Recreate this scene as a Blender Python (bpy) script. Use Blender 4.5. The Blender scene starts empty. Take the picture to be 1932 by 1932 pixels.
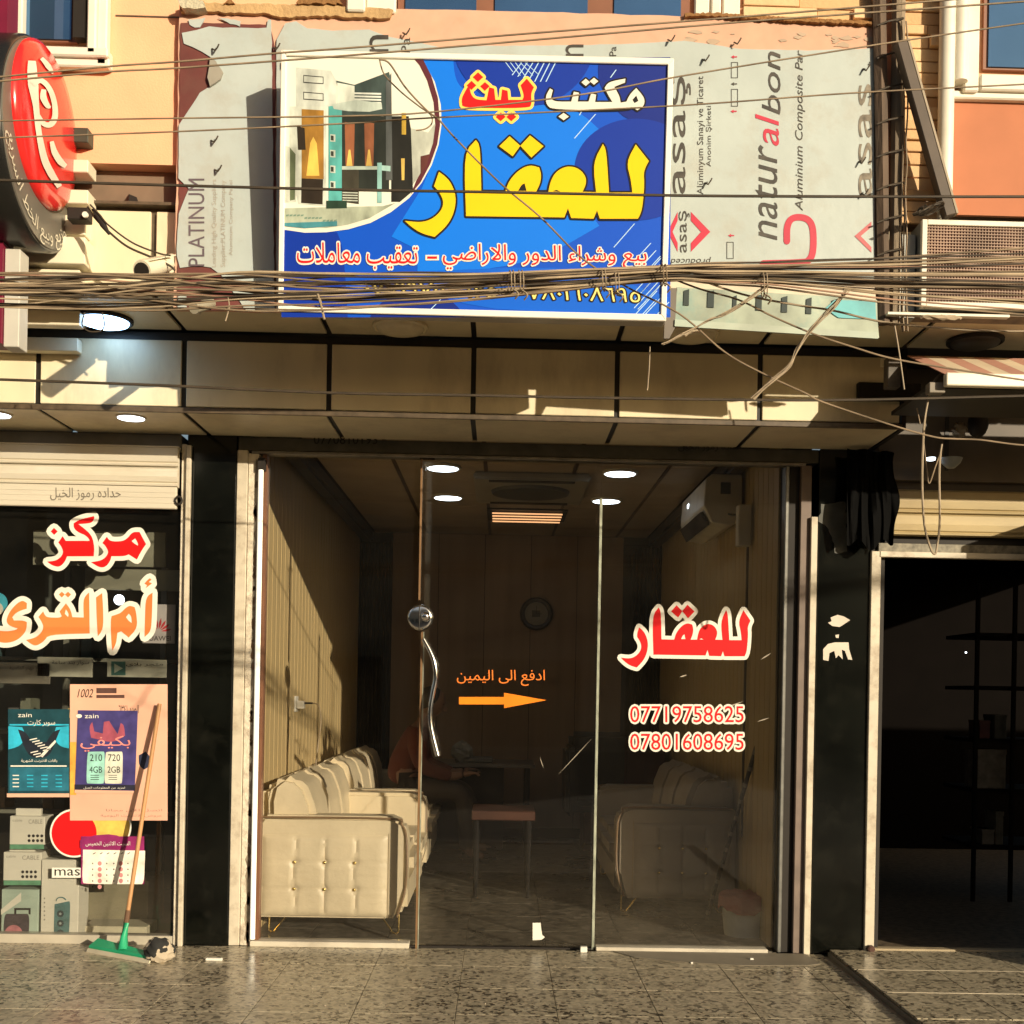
import bpy, bmesh, math, random, unicodedata
import numpy as np
from mathutils import Vector, Matrix
from mathutils.geometry import delaunay_2d_cdt
random.seed(7)
S = bpy.context.scene
COL = S.collection
R_ = math.radians

# ------------------------------------------------------------------ camera
YAW, ROLL, D0, EYE = 0.02, 0.0185, 6.0, 1.335
F, PX, PY = 2190.5, 988.0, 1303.5            # focal length and principal point in 1932-pixel units
fwd = Vector((math.sin(YAW), math.cos(YAW), 0))
R0 = Vector((math.cos(YAW), -math.sin(YAW), 0)); U0 = Vector((0, 0, 1))
cr = math.cos(ROLL)*R0 + math.sin(ROLL)*U0
cu = -math.sin(ROLL)*R0 + math.cos(ROLL)*U0
CAM = Vector((0, -D0, EYE))
cd = bpy.data.cameras.new('camera'); cam = bpy.data.objects.new('camera', cd); COL.objects.link(cam)
cam.matrix_world = Matrix(((cr.x, cu.x, -fwd.x, CAM.x), (cr.y, cu.y, -fwd.y, CAM.y), (cr.z, cu.z, -fwd.z, CAM.z), (0, 0, 0, 1)))
cd.sensor_width = 36; cd.lens = 36*F/1932
cd.shift_x = -(PX-966)/1932; cd.shift_y = (PY-966)/1932
cd.clip_end = 500; cd.clip_start = .05
S.camera = cam

# ------------------------------------------------------------------ light
SUN_EL, SUN_AZ = R_(12.3), math.atan(.785)    # azimuth to the right of the facade's normal
sdir = Vector((math.sin(SUN_AZ)*math.cos(SUN_EL), -math.cos(SUN_AZ)*math.cos(SUN_EL), math.sin(SUN_EL)))
w = bpy.data.worlds.new("World"); S.world = w; w.use_nodes = True
nt = w.node_tree
sky = nt.nodes.new('ShaderNodeTexSky'); sky.sky_type = 'NISHITA'; sky.sun_disc = False
sky.sun_elevation = SUN_EL; sky.sun_rotation = math.pi - SUN_AZ
sky.dust_density = 4.0; sky.air_density = 1.0; sky.ozone_density = .6
bg = nt.nodes['Background']; bg.inputs[1].default_value = 0.075
nt.links.new(sky.outputs[0], bg.inputs[0])
sl = bpy.data.lights.new('sun', 'SUN'); sl.energy = 5.0; sl.angle = R_(.5); sl.color = (1, .86, .64)
so = bpy.data.objects.new('sun', sl); COL.objects.link(so)
so.rotation_euler = sdir.to_track_quat('Z', 'Y').to_euler(); so.location = sdir*30
vs = S.view_settings; vs.view_transform = 'Standard'; vs.look = 'None'; vs.exposure = .22; vs.gamma = 1
S.cycles.max_bounces = 8; S.cycles.transparent_max_bounces = 16
S.cycles.caustics_reflective = False; S.cycles.caustics_refractive = False
S.cycles.sample_clamp_indirect = 4

# ------------------------------------------------------------------ pixel <-> place
def ray(u, v):
    a = float((u-PX)/F); b = float((PY-v)/F)
    return fwd + a*cr + b*cu
def W(u, v, Y):                                # point on the vertical plane y = Y
    d = ray(u, v); return CAM + d*((Y-CAM.y)/d.y)
def WZ(u, v, Z):                               # point on the level plane z = Z
    d = ray(u, v); return CAM + d*((Z-CAM.z)/d.z)
def WX(u, v, X):
    d = ray(u, v); return CAM + d*((X-CAM.x)/d.x)
def WP(u, v, p, n):
    d = ray(u, v); return CAM + d*((p-CAM).dot(n)/d.dot(n))
def rect(u0, v0, u1, v1, Y):                   # x0, z0, x1, z1
    um, vm = (u0+u1)/2, (v0+v1)/2
    return W(u0, vm, Y).x, W(um, v1, Y).z, W(u1, vm, Y).x, W(um, v0, Y).z
def Rg(x0, y0, s):                             # zoomed-crop coordinates to 1932-units
    return lambda x, y: ((x0+x/s)/1.01346, (y0+y/s)/1.01346)

# ------------------------------------------------------------------ materials
MATS = {}
def mat(name, col, rough=.6, metal=0, var=.12, ns=6, bump=0, bs=60, stretch=(1, 1, 1), dirt=0, dirtcol=(.12, .09, .06), ds=2.5, coat=0, spec=.5, emit=None, es=0):
    if name in MATS: return MATS[name]
    m = bpy.data.materials.new(name); MATS[name] = m; m.use_nodes = True
    n = m.node_tree; b = n.nodes['Principled BSDF']; L = n.links.new
    tc = n.nodes.new('ShaderNodeTexCoord'); mp = n.nodes.new('ShaderNodeMapping'); mp.inputs['Scale'].default_value = stretch
    L(tc.outputs['Object'], mp.inputs[0])
    nz = n.nodes.new('ShaderNodeTexNoise'); nz.inputs['Scale'].default_value = ns; nz.inputs['Detail'].default_value = 5
    L(mp.outputs[0], nz.inputs[0])
    mx = n.nodes.new('ShaderNodeMix'); mx.data_type = 'RGBA'
    mr = n.nodes.new('ShaderNodeMapRange'); mr.inputs[1].default_value = .3; mr.inputs[2].default_value = .7
    L(nz.outputs[0], mr.inputs[0]); L(mr.outputs[0], mx.inputs[0])
    mx.inputs[6].default_value = (*[c*(1-var) for c in col], 1); mx.inputs[7].default_value = (*[min(1, c*(1+var)) for c in col], 1)
    out = mx.outputs[2]
    if dirt:
        n2 = n.nodes.new('ShaderNodeTexNoise'); n2.inputs['Scale'].default_value = ds; n2.inputs['Detail'].default_value = 8; n2.inputs['Roughness'].default_value = .7
        L(mp.outputs[0], n2.inputs[0])
        r2 = n.nodes.new('ShaderNodeMapRange'); r2.inputs[1].default_value = .5; r2.inputs[2].default_value = .75; r2.inputs[4].default_value = dirt
        L(n2.outputs[0], r2.inputs[0])
        m2 = n.nodes.new('ShaderNodeMix'); m2.data_type = 'RGBA'; L(r2.outputs[0], m2.inputs[0]); L(out, m2.inputs[6]); m2.inputs[7].default_value = (*dirtcol, 1)
        out = m2.outputs[2]
    L(out, b.inputs['Base Color'])
    b.inputs['Roughness'].default_value = rough; b.inputs['Metallic'].default_value = metal
    b.inputs['Specular IOR Level'].default_value = spec
    if coat: b.inputs['Coat Weight'].default_value = coat
    if bump:
        n3 = n.nodes.new('ShaderNodeTexNoise'); n3.inputs['Scale'].default_value = bs; n3.inputs['Detail'].default_value = 4
        L(mp.outputs[0], n3.inputs[0]); bp = n.nodes.new('ShaderNodeBump'); bp.inputs['Strength'].default_value = bump; bp.inputs['Distance'].default_value = .01
        L(n3.outputs[0], bp.inputs['Height']); L(bp.outputs[0], b.inputs['Normal'])
    if emit:
        b.inputs['Emission Color'].default_value = (*emit, 1); b.inputs['Emission Strength'].default_value = es
    return m
def glassmat(name, dust=.03, tint=(1, 1, 1), refl=1.0, dustcol=(.5, .42, .3), ior=1.5):
    m = bpy.data.materials.new(name); MATS[name] = m; m.use_nodes = True
    n = m.node_tree; n.nodes.clear(); L = n.links.new
    o = n.nodes.new('ShaderNodeOutputMaterial'); t = n.nodes.new('ShaderNodeBsdfTransparent'); t.inputs[0].default_value = (*tint, 1)
    g = n.nodes.new('ShaderNodeBsdfGlossy'); g.inputs['Roughness'].default_value = .02
    fr = n.nodes.new('ShaderNodeFresnel'); fr.inputs[0].default_value = ior
    ml = n.nodes.new('ShaderNodeMath'); ml.operation = 'MULTIPLY'; ml.inputs[1].default_value = refl; L(fr.outputs[0], ml.inputs[0])
    m1 = n.nodes.new('ShaderNodeMixShader'); L(ml.outputs[0], m1.inputs[0]); L(t.outputs[0], m1.inputs[1]); L(g.outputs[0], m1.inputs[2])
    d = n.nodes.new('ShaderNodeBsdfDiffuse'); d.inputs[0].default_value = (*dustcol, 1)
    tc = n.nodes.new('ShaderNodeTexCoord'); nz = n.nodes.new('ShaderNodeTexNoise'); nz.inputs['Scale'].default_value = 2.2; nz.inputs['Detail'].default_value = 9; nz.inputs['Roughness'].default_value = .75
    L(tc.outputs['Object'], nz.inputs[0])
    sx = n.nodes.new('ShaderNodeSeparateXYZ'); L(tc.outputs['Object'], sx.inputs[0])
    hr = n.nodes.new('ShaderNodeMapRange'); hr.inputs[1].default_value = 0; hr.inputs[1].default_value = -1.25 if False else 0; hr.inputs[2].default_value = .55; hr.inputs[3].default_value = 4.5; hr.inputs[4].default_value = .8; hr.interpolation_type = 'SMOOTHSTEP'   # road dust sits thicker near the sill
    L(sx.outputs[2], hr.inputs[0])
    r = n.nodes.new('ShaderNodeMapRange'); r.inputs[1].default_value = .35; r.inputs[2].default_value = .75; r.inputs[3].default_value = dust*.4; r.inputs[4].default_value = dust*2.2
    L(nz.outputs[0], r.inputs[0])
    mm = n.nodes.new('ShaderNodeMath'); mm.operation = 'MULTIPLY'; L(r.outputs[0], mm.inputs[0]); L(hr.outputs[0], mm.inputs[1])
    m2 = n.nodes.new('ShaderNodeMixShader'); L(mm.outputs[0], m2.inputs[0]); L(m1.outputs[0], m2.inputs[1]); L(d.outputs[0], m2.inputs[2])
    L(m2.outputs[0], o.inputs[0]); return m
def terrazzo(name, base, dark, light, rough=.12, sc=26):
    m = bpy.data.materials.new(name); MATS[name] = m; m.use_nodes = True
    n = m.node_tree; b = n.nodes['Principled BSDF']; L = n.links.new
    ge = n.nodes.new('ShaderNodeNewGeometry')
    mp = n.nodes.new('ShaderNodeMapping'); L(ge.outputs['Position'], mp.inputs[0])
    wn = n.nodes.new('ShaderNodeTexNoise'); wn.inputs['Scale'].default_value = 30; L(mp.outputs[0], wn.inputs[0])
    va = n.nodes.new('ShaderNodeVectorMath'); va.operation = 'MULTIPLY_ADD'; L(wn.outputs['Color'], va.inputs[0]); va.inputs[1].default_value = (.03, .03, .03); L(mp.outputs[0], va.inputs[2])
    vo = n.nodes.new('ShaderNodeTexVoronoi'); vo.inputs['Scale'].default_value = sc; L(va.outputs[0], vo.inputs[0])
    cr_ = n.nodes.new('ShaderNodeValToRGB'); e = cr_.color_ramp; e.interpolation = 'CONSTANT'
    e.elements[0].position = 0; e.elements[0].color = (*dark, 1)
    e.elements[1].position = .17; e.elements[1].color = (*base, 1)
    for p, c in ((.42, [x*.8 for x in base]), (.62, [x*1.2 for x in base]), (.80, light), (.9, [x*.6 for x in base])):
        q = e.elements.new(p); q.color = (*c, 1)
    sp = n.nodes.new('ShaderNodeSeparateColor'); L(vo.outputs['Color'], sp.inputs[0]); L(sp.outputs[0], cr_.inputs[0])
    v2 = n.nodes.new('ShaderNodeTexNoise'); v2.inputs['Scale'].default_value = 1.3; v2.inputs['Detail'].default_value = 8; v2.inputs['Roughness'].default_value = .65; L(mp.outputs[0], v2.inputs[0])
    r = n.nodes.new('ShaderNodeMapRange'); r.inputs[1].default_value = .42; r.inputs[2].default_value = .7; r.inputs[4].default_value = .4; L(v2.outputs[0], r.inputs[0])
    mx = n.nodes.new('ShaderNodeMix'); mx.data_type = 'RGBA'; L(r.outputs[0], mx.inputs[0]); L(cr_.outputs[0], mx.inputs[6]); mx.inputs[7].default_value = (*[x*1.15 for x in base], 1)
    L(mx.outputs[2], b.inputs['Base Color'])
    rr = n.nodes.new('ShaderNodeMapRange'); rr.inputs[1].default_value = .35; rr.inputs[2].default_value = .7; rr.inputs[3].default_value = rough; rr.inputs[4].default_value = rough+.3
    L(v2.outputs[0], rr.inputs[0]); L(rr.outputs[0], b.inputs['Roughness'])
    bp = n.nodes.new('ShaderNodeBump'); bp.inputs['Strength'].default_value = .12; bp.inputs['Distance'].default_value = .004; L(wn.outputs[0], bp.inputs['Height']); L(bp.outputs[0], b.inputs['Normal'])
    return m

# ------------------------------------------------------------------ mesh builder (world coordinates)
class MB:
    def __init__(s): s.v = []; s.f = []
    def add(s, vs_, fs):
        k = len(s.v); s.v += [Vector(p) for p in vs_]; s.f += [tuple(i+k for i in f) for f in fs]; return s
    def box(s, a, b):
        (x0, y0, z0), (x1, y1, z1) = a, b
        x0, x1 = sorted((x0, x1)); y0, y1 = sorted((y0, y1)); z0, z1 = sorted((z0, z1))
        return s.add([(x0, y0, z0), (x1, y0, z0), (x1, y1, z0), (x0, y1, z0), (x0, y0, z1), (x1, y0, z1), (x1, y1, z1), (x0, y1, z1)],
                     [(0, 3, 2, 1), (4, 5, 6, 7), (0, 1, 5, 4), (1, 2, 6, 5), (2, 3, 7, 6), (3, 0, 4, 7)])
    def hexa(s, q, q2):                         # two quads: front (ccw) and back
        return s.add(list(q)+list(q2), [(0, 1, 2, 3), (7, 6, 5, 4), (1, 0, 4, 5), (2, 1, 5, 6), (3, 2, 6, 7), (0, 3, 7, 4)])
    def tube(s, pts, r, n=6, cap=True):
        pts = [Vector(p) for p in pts]; rs = r if isinstance(r, (list, tuple)) else [r]*len(pts)
        k = len(s.v); up = Vector((0.13, .21, .97))
        for i, p in enumerate(pts):
            t = (pts[min(i+1, len(pts)-1)]-pts[max(i-1, 0)])
            if t.length < 1e-9: t = Vector((1, 0, 0))
            t.normalize(); a = t.cross(up)
            if a.length < .05: a = t.cross(Vector((1, .1, 0)))
            a.normalize(); b = t.cross(a)
            for j in range(n):
                g = 2*math.pi*j/n; s.v.append(p + (a*math.cos(g)+b*math.sin(g))*rs[i])
        for i in range(len(pts)-1):
            for j in range(n):
                s.f.append((k+i*n+j, k+i*n+(j+1) % n, k+(i+1)*n+(j+1) % n, k+(i+1)*n+j))
        if cap:
            s.f.append(tuple(k+j for j in reversed(range(n)))); s.f.append(tuple(k+(len(pts)-1)*n+j for j in range(n)))
        return s
    def cyl(s, p, q, r, n=24, r2=None):
        return s.tube([p, q], [r, r if r2 is None else r2], n)
    def lathe(s, c, prof, ax='z', n=32):        # prof: (radius, height)
        k = len(s.v); c = Vector(c)
        for (r, h) in prof:
            for j in range(n):
                g = 2*math.pi*j/n; a, b = r*math.cos(g), r*math.sin(g)
                s.v.append(c + {'z': Vector((a, b, h)), 'y': Vector((a, h, b)), 'x': Vector((h, a, b))}[ax])
        for i in range(len(prof)-1):
            for j in range(n): s.f.append((k+i*n+j, k+i*n+(j+1) % n, k+(i+1)*n+(j+1) % n, k+(i+1)*n+j))
        s.f.append(tuple(k+j for j in range(n))); s.f.append(tuple(k+(len(prof)-1)*n+j for j in reversed(range(n))))
        return s
    def prism(s, pts, dv):                      # planar polygon + thickness vector
        n = len(pts); pts = [Vector(p) for p in pts]; dv = Vector(dv)
        k = len(s.v); s.v += pts + [p+dv for p in pts]
        s.f.append(tuple(range(k, k+n))); s.f.append(tuple(reversed(range(k+n, k+2*n))))
        for i in range(n): s.f.append((k+i, k+n+i, k+n+(i+1) % n, k+(i+1) % n))
        return s
    def build(s, name, m, parent=None, origin=None, bevel=0, smooth=False, label=None, cat=None, group=None, kind=None, sub=0):
        me = bpy.data.meshes.new(name)
        if parent is not None: o0 = Vector(parent.get('_o', (0, 0, 0)))
        else:
            if origin is None:
                xs = [v.x for v in s.v]; ys = [v.y for v in s.v]; zs = [v.z for v in s.v]
                origin = ((min(xs)+max(xs))/2, (min(ys)+max(ys))/2, min(zs))
            o0 = Vector(origin)
        me.from_pydata([v-o0 for v in s.v], [], s.f)
        bm = bmesh.new(); bm.from_mesh(me); bmesh.ops.recalc_face_normals(bm, faces=bm.faces)
        if bevel:
            es = [e for e in bm.edges if len(e.link_faces) == 2 and e.calc_face_angle(0) > .5]
            bmesh.ops.bevel(bm, geom=es, offset=bevel, segments=2 if bevel > .01 else 1, affect='EDGES', clamp_overlap=True)
        bm.to_mesh(me); bm.free()
        if smooth:
            for p in me.polygons: p.use_smooth = True
            try: me.set_sharp_from_angle(angle=R_(50))
            except Exception: pass
        if m: me.materials.append(m)
        o = bpy.data.objects.new(name, me); COL.objects.link(o)
        if parent is not None: o.parent = parent
        else: o.location = o0
        o['_o'] = tuple(o0)
        if sub:
            md = o.modifiers.new('s', 'SUBSURF'); md.levels = md.render_levels = sub
        tag(o, label, cat, group, kind)
        return o
def tag(o, label=None, cat=None, group=None, kind=None):
    if label: o['label'] = label
    if cat: o['category'] = cat
    if group: o['group'] = group
    if kind: o['kind'] = kind
    return o
def empty(name, loc, label=None, cat=None, group=None, kind=None):
    o = bpy.data.objects.new(name, None); COL.objects.link(o); o.location = loc; o['_o'] = tuple(loc); o.empty_display_size = .1
    return tag(o, label, cat, group, kind)
def copy_tree(o, parent=None):
    c = o.copy(); COL.objects.link(c)
    if parent: c.parent = parent
    for ch in list(o.children): copy_tree(ch, c)
    return c
def bx(a, b): return MB().box(a, b)
def smoothpoly(p, it=2, ang=55):                # round the gentle corners, keep the sharp ones
    for _ in range(it):
        q = []; n = len(p)
        for i in range(n):
            a, b, c = Vector(p[i-1]), Vector(p[i]), Vector(p[(i+1) % n])
            u, v = b-a, c-b
            if u.length < 1e-9 or v.length < 1e-9: q.append(tuple(b)); continue
            t = math.degrees(u.angle(v))
            if t > ang: q.append(tuple(b))
            else: q += [tuple(b-u*.25), tuple(b+v*.25)]
        p = q
    return p
def ragged(p, amp, step):
    q = []
    for i in range(len(p)):
        a, b = Vector(p[i]), Vector(p[(i+1) % len(p)]); n = max(1, int((b-a).length/step))
        for k in range(n):
            c = a.lerp(b, k/n); q.append((c[0]+random.uniform(-amp, amp), c[1]+random.uniform(-amp, amp)))
    return q
def spline(pts, n=8):                           # Catmull-Rom
    P = [Vector(p) for p in pts]; out = []
    for i in range(len(P)-1):
        a, b, c, d = P[max(i-1, 0)], P[i], P[i+1], P[min(i+2, len(P)-1)]
        for k in range(n):
            t = k/n; out.append(.5*((2*b)+(c-a)*t+(2*a-5*b+4*c-d)*t*t+(3*b-a-3*c+d)*t**3))
    out.append(P[-1]); return out

# ---- filling of outlines with the non-zero rule (so overlapping strokes join)
def fill(contours):
    V = []; E = []
    for c in contours:
        k = len(V); n = len(c)
        V += [Vector((p[0], p[1])) for p in c]; E += [(k+i, k+(i+1) % n) for i in range(n)]
    if len(V) < 3: return [], []
    r = delaunay_2d_cdt(V, E, [], 0, 1e-7)
    vo = np.array([(v.x, v.y) for v in r[0]]); fo = np.array([f for f in r[2] if len(f) == 3])
    if len(fo) == 0: return [], []
    cen = vo[fo].mean(1)
    wn = np.zeros(len(cen), int)
    for a, b in E:
        ax, ay = V[a]; bx_, by = V[b]
        up = (ay <= cen[:, 1]) & (by > cen[:, 1]); dn = (ay > cen[:, 1]) & (by <= cen[:, 1])
        cr2 = (bx_-ax)*(cen[:, 1]-ay)-(cen[:, 0]-ax)*(by-ay)
        wn += (up & (cr2 > 0)); wn -= (dn & (cr2 < 0))
    return vo, fo[wn != 0]
def ccw(p):
    a = sum(p[i-1][0]*p[i][1]-p[i][0]*p[i-1][1] for i in range(len(p)))
    return list(p) if a > 0 else list(reversed(p))
def grown(contours, w_):                        # contours plus a round-ended stroke of half-width w_
    out = [ccw(c) for c in contours]
    for c in contours:
        for i in range(len(c)):
            a, b = Vector(c[i-1]), Vector(c[i]); d = b-a
            if d.length < 1e-6: continue
            g = math.atan2(d.y, d.x); pts = []
            for k in range(5): t = g-math.pi/2+math.pi*k/4; pts.append((b.x+w_*math.cos(t), b.y+w_*math.sin(t)))
            for k in range(5): t = g+math.pi/2+math.pi*k/4; pts.append((a.x+w_*math.cos(t), a.y+w_*math.sin(t)))
            out.append(pts)
    return out
def flat(name, verts2, faces, f3, n, th, m, parent, smooth=False, **k):
    """verts in 2D -> place f3(x, y); front at the surface + n*th"""
    if len(faces) == 0: return None
    top_ = [f3(*p)+n*th for p in verts2]
    mb = MB(); mb.v = top_; mb.f = [tuple(int(i) for i in f) for f in faces]
    me = mb
    me = bpy.data.meshes.new(name); o0 = Vector(parent.get('_o', (0, 0, 0))) if parent else Vector((0, 0, 0))
    me.from_pydata([v-o0 for v in mb.v], [], mb.f); me.materials.append(m)
    o = bpy.data.objects.new(name, me); COL.objects.link(o); o['_o'] = tuple(o0)
    if parent: o.parent = parent
    tag(o, **k); return o
def decal(name, contours, f3, n, th, m, parent, grow=0, holes=(), sm=True, **k):
    """printed flat shape: contours given in the f3 space; holes are cut"""
    cs = [smoothpoly(c) if sm else list(c) for c in contours]; hs = [smoothpoly(h) if sm else list(h) for h in holes]
    if grow:
        g = grown(cs+hs, grow)
        v, f = fill(g[:len(cs)] + [list(reversed(x)) for x in g[len(cs):len(cs)+len(hs)]] + g[len(cs)+len(hs):])
    else:
        v, f = fill([ccw(c) for c in cs] + [list(reversed(ccw(h))) for h in hs])
    return flat(name, v, f, f3, n, th, m, parent, **k)

# ---- Arabic shaping with presentation forms
FM = {}
for c in range(0xFE80, 0xFEFD):
    d = unicodedata.decomposition(chr(c)).split()
    if len(d) == 2: FM[(chr(int(d[1], 16)), d[0][1:-1])] = chr(c)
    elif len(d) == 3: FM[(chr(int(d[1], 16))+chr(int(d[2], 16)), d[0][1:-1])] = chr(c)
def shape(s):
    out = []; i = 0; prev = False; toks = []
    while i < len(s):
        if s[i] == 'ل' and i+1 < len(s) and (s[i:i+2], 'isolated') in FM: toks.append(s[i:i+2]); i += 2
        else: toks.append(s[i]); i += 1
    for k, t in enumerate(toks):
        nx = k+1 < len(toks) and ((toks[k+1], 'final') in FM); can = (t, 'initial') in FM
        if (t, 'isolated') not in FM: out.append(t); prev = False; continue
        f = {(0, 0): 'isolated', (1, 0): 'final', (0, 1): 'initial', (1, 1): 'medial'}[(int(prev), int(bool(nx and can)))]
        out.append(FM.get((t, f), t)); prev = can
    return ''.join(reversed(out))
_tc = {}
def glyphs(s, off=0.0, shear=0.0):
    key = (s, off, shear)
    if key in _tc: return _tc[key]
    c = bpy.data.curves.new('text', 'FONT'); c.body = shape(s) if any(0x600 <= ord(x) <= 0x6ff and not 0x660 <= ord(x) <= 0x669 for x in s) else s
    c.size = 1; c.offset = off; c.fill_mode = 'NONE'; c.resolution_u = 3; c.shear = shear
    o = bpy.data.objects.new('text', c); COL.objects.link(o)
    dg = bpy.context.evaluated_depsgraph_get(); me = bpy.data.meshes.new_from_object(o.evaluated_get(dg))
    nxt = {}
    for e in me.edges: nxt[e.vertices[0]] = e.vertices[1]
    co = [v.co.copy() for v in me.vertices]; seen = set(); cs = []
    for st in range(len(co)):
        if st in seen or st not in nxt: continue
        ch = []; k = st
        while k not in seen and k in nxt: seen.add(k); ch.append((co[k].x, co[k].y)); k = nxt[k]
        if len(ch) > 2: cs.append(ch)
    bpy.data.objects.remove(o); bpy.data.curves.remove(c); bpy.data.meshes.remove(me)
    _tc[key] = cs; return cs
def text(name, s, q, f3, n, th, m, parent, off=0.0, base=0.0, shear=0.0, stroke=0, **k):
    """q: the four corners tl, tr, br, bl of the ink's bounding box in f3 space"""
    b = [p for c in glyphs(s, base, shear) for p in c]
    x0, x1 = min(p[0] for p in b), max(p[0] for p in b); y0, y1 = min(p[1] for p in b), max(p[1] for p in b)
    cs = glyphs(s, base+off, shear)
    if stroke:
        cs = [c[::max(1, len(c)//26)] for c in cs]
    v, f = fill(cs+grown(cs, stroke)[len(cs):] if stroke else cs)
    tl, tr, br, bl = [Vector(a) for a in q]
    def g(x, y):
        a = (x-x0)/(x1-x0); t = (y-y0)/(y1-y0)
        p = (bl*(1-a)+br*a)*(1-t)+(tl*(1-a)+tr*a)*t
        return f3(p.x, p.y)
    return flat(name, v, f, g, n, th, m, parent, **k)
def box4(u0, v0, u1, v1): return [(u0, v0), (u1, v0), (u1, v1), (u0, v1)]
def up4(u0, v0, u1, v1): return [(u0, v1), (u0, v0), (u1, v0), (u1, v1)]       # text that reads upwards
NF = Vector((0, -1, 0))

# ------------------------------------------------------------------ palette
clad = mat('cladding', (.74, .65, .45), .38, var=.06, dirt=.55, dirtcol=(.30, .23, .15), ds=2.2, stretch=(1, 1, .35), bump=.02, bs=8)
black = mat('black_joint', (.012, .010, .008), .5)
trimc = mat('dark_trim', (.09, .065, .04), .45, var=.3, ns=30)
yellow = mat('yellow_plaster', (.80, .435, .25), .8, var=.05, dirt=.25, dirtcol=(.5, .36, .2), bump=.15, bs=120)
white = mat('white_moulding', (.75, .71, .60), .5, var=.05, dirt=.35, dirtcol=(.45, .37, .25))
marble = mat('black_marble', (.004, .0045, .0035), .12, var=.5, ns=3, dirt=.5, dirtcol=(.016, .016, .012), ds=7, spec=.4)
beige = mat('beige_metal', (.55, .49, .38), .45, var=.1, ns=14, dirt=.8, dirtcol=(.22, .15, .09), ds=9)
oldpaint = mat('chipped_paint', (.62, .55, .43), .7, var=.12, ns=30, dirt=1, dirtcol=(.16, .10, .06), ds=7, bump=.6, bs=50)
greymetal = mat('grey_metal', (.22, .20, .17), .4, metal=.3, var=.3, ns=12, dirt=.6, dirtcol=(.05, .04, .03))
shutterm = mat('shutter_steel', (.66, .60, .48), .42, metal=.15, var=.07, ns=5, stretch=(.3, 1, 2), dirt=.4, dirtcol=(.3, .25, .17), ds=5)
darkm = mat('dark_paint', (.022, .018, .015), .6, spec=.25)
chrome = mat('chrome', (.8, .8, .8), .12, metal=1, var=.02)
brownf = mat('brown_window_frame', (.22, .09, .05), .45)
bluegl = mat('blue_reflective_glass', (.10, .22, .42), .05, metal=.75, var=.25, ns=1.2)
cream = mat('cream_leather', (.62, .53, .36), .45, var=.08, ns=4, bump=.25, bs=28, dirt=.3, dirtcol=(.40, .32, .20), ds=3)
gold = mat('gold_metal', (.75, .55, .2), .25, metal=1)
printw = mat('print_white', (.72, .70, .62), .6, var=.02, spec=.2)
printb = mat('print_black', (.012, .010, .01), .6, spec=.2)
printr = mat('print_red', (.66, .008, .010), .6, var=.04, spec=.2)
printy = mat('print_yellow', (.84, .54, .005), .6, var=.03, spec=.2)
printo = mat('print_orange', (.80, .20, .03), .6, var=.08, ns=3, spec=.2)
cable = mat('cable_brown', (.24, .175, .11), .7, var=.4, ns=10)
cabled = mat('cable_dark', (.05, .036, .022), .65, var=.3, ns=10)
cablel = mat('cable_pale', (.33, .26, .175), .7, var=.2, ns=10)
lampon = mat('lamp_white', (.8, .85, .9), .5, emit=(.84, .93, 1), es=4.6)
lampbig = mat('lamp_blue_white', (.6, .8, .9), .5, emit=(.40, .66, 1), es=8)

YF, YC, YB = -.5, -1.05, -1.12
ZS, ZT = 2.616, 3.0
# ------------------------------------------------------------------ the building
bld = empty('commercial_building', (0, 0, 0), 'two storey shop building with yellow upper wall and cream cladding over dark shopfronts', 'building')
def P(name, a, b, m, bevel=0, parent=bld, **k): return bx(a, b).build(name, m, parent, bevel=bevel, **k)
jx = [W(347, 700, YF).x + .6815*i for i in range(-5, 6)]
XE = 1.89                                                     # right end of this shop's fascia
P('fascia_backing', (-4, YF+.012, ZS+.005), (XE-.005, YF+.03, ZT-.005), black)
def panels(name, y0, y1, z0, z1, axis):
    for a, b in zip(jx, jx[1:]):
        b = min(b, XE); 
        if b-a < .05 or a > XE: continue
        q = random.uniform(0, .004)
        if axis == 'f': P(name, (a+.012, YF-q*.5, z0), (b-.012, YF+.011, z1), clad, .003)
        else: P(name, (a+.012, y0, z0+q*.3), (b-.012, y1, z1+.01), clad, .002)
panels('fascia_panel', 0, 0, ZS+.028, ZT-.045, 'f')
P('edge_trim', (-4, YF-.010, ZS-.002), (XE, YF+.006, ZS+.022), trimc, .002)
P('soffit_backing', (-4, YF+.01, ZS+.014), (XE, .02, ZS+.03), black)
panels('soffit_panel', YF+.012, -.01, ZS, ZS, 's')
P('fascia_return', (XE, YF, ZS), (XE+.02, .0, ZT), darkm)
# upper canopy underside, nearer the street
P('canopy_backing', (-4, YC+.03, ZT+.022), (5, .3, ZT+.06), black)
jc = [W(347, 700, YF).x + .6815*i for i in range(-5, 12)]
for a, b in zip(jc, jc[1:]):
    P('canopy_panel', (a+.012, YC+.02, ZT+random.uniform(0, .002)), (b-.012, YF-.012, ZT+.014), clad, .002)
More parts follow.
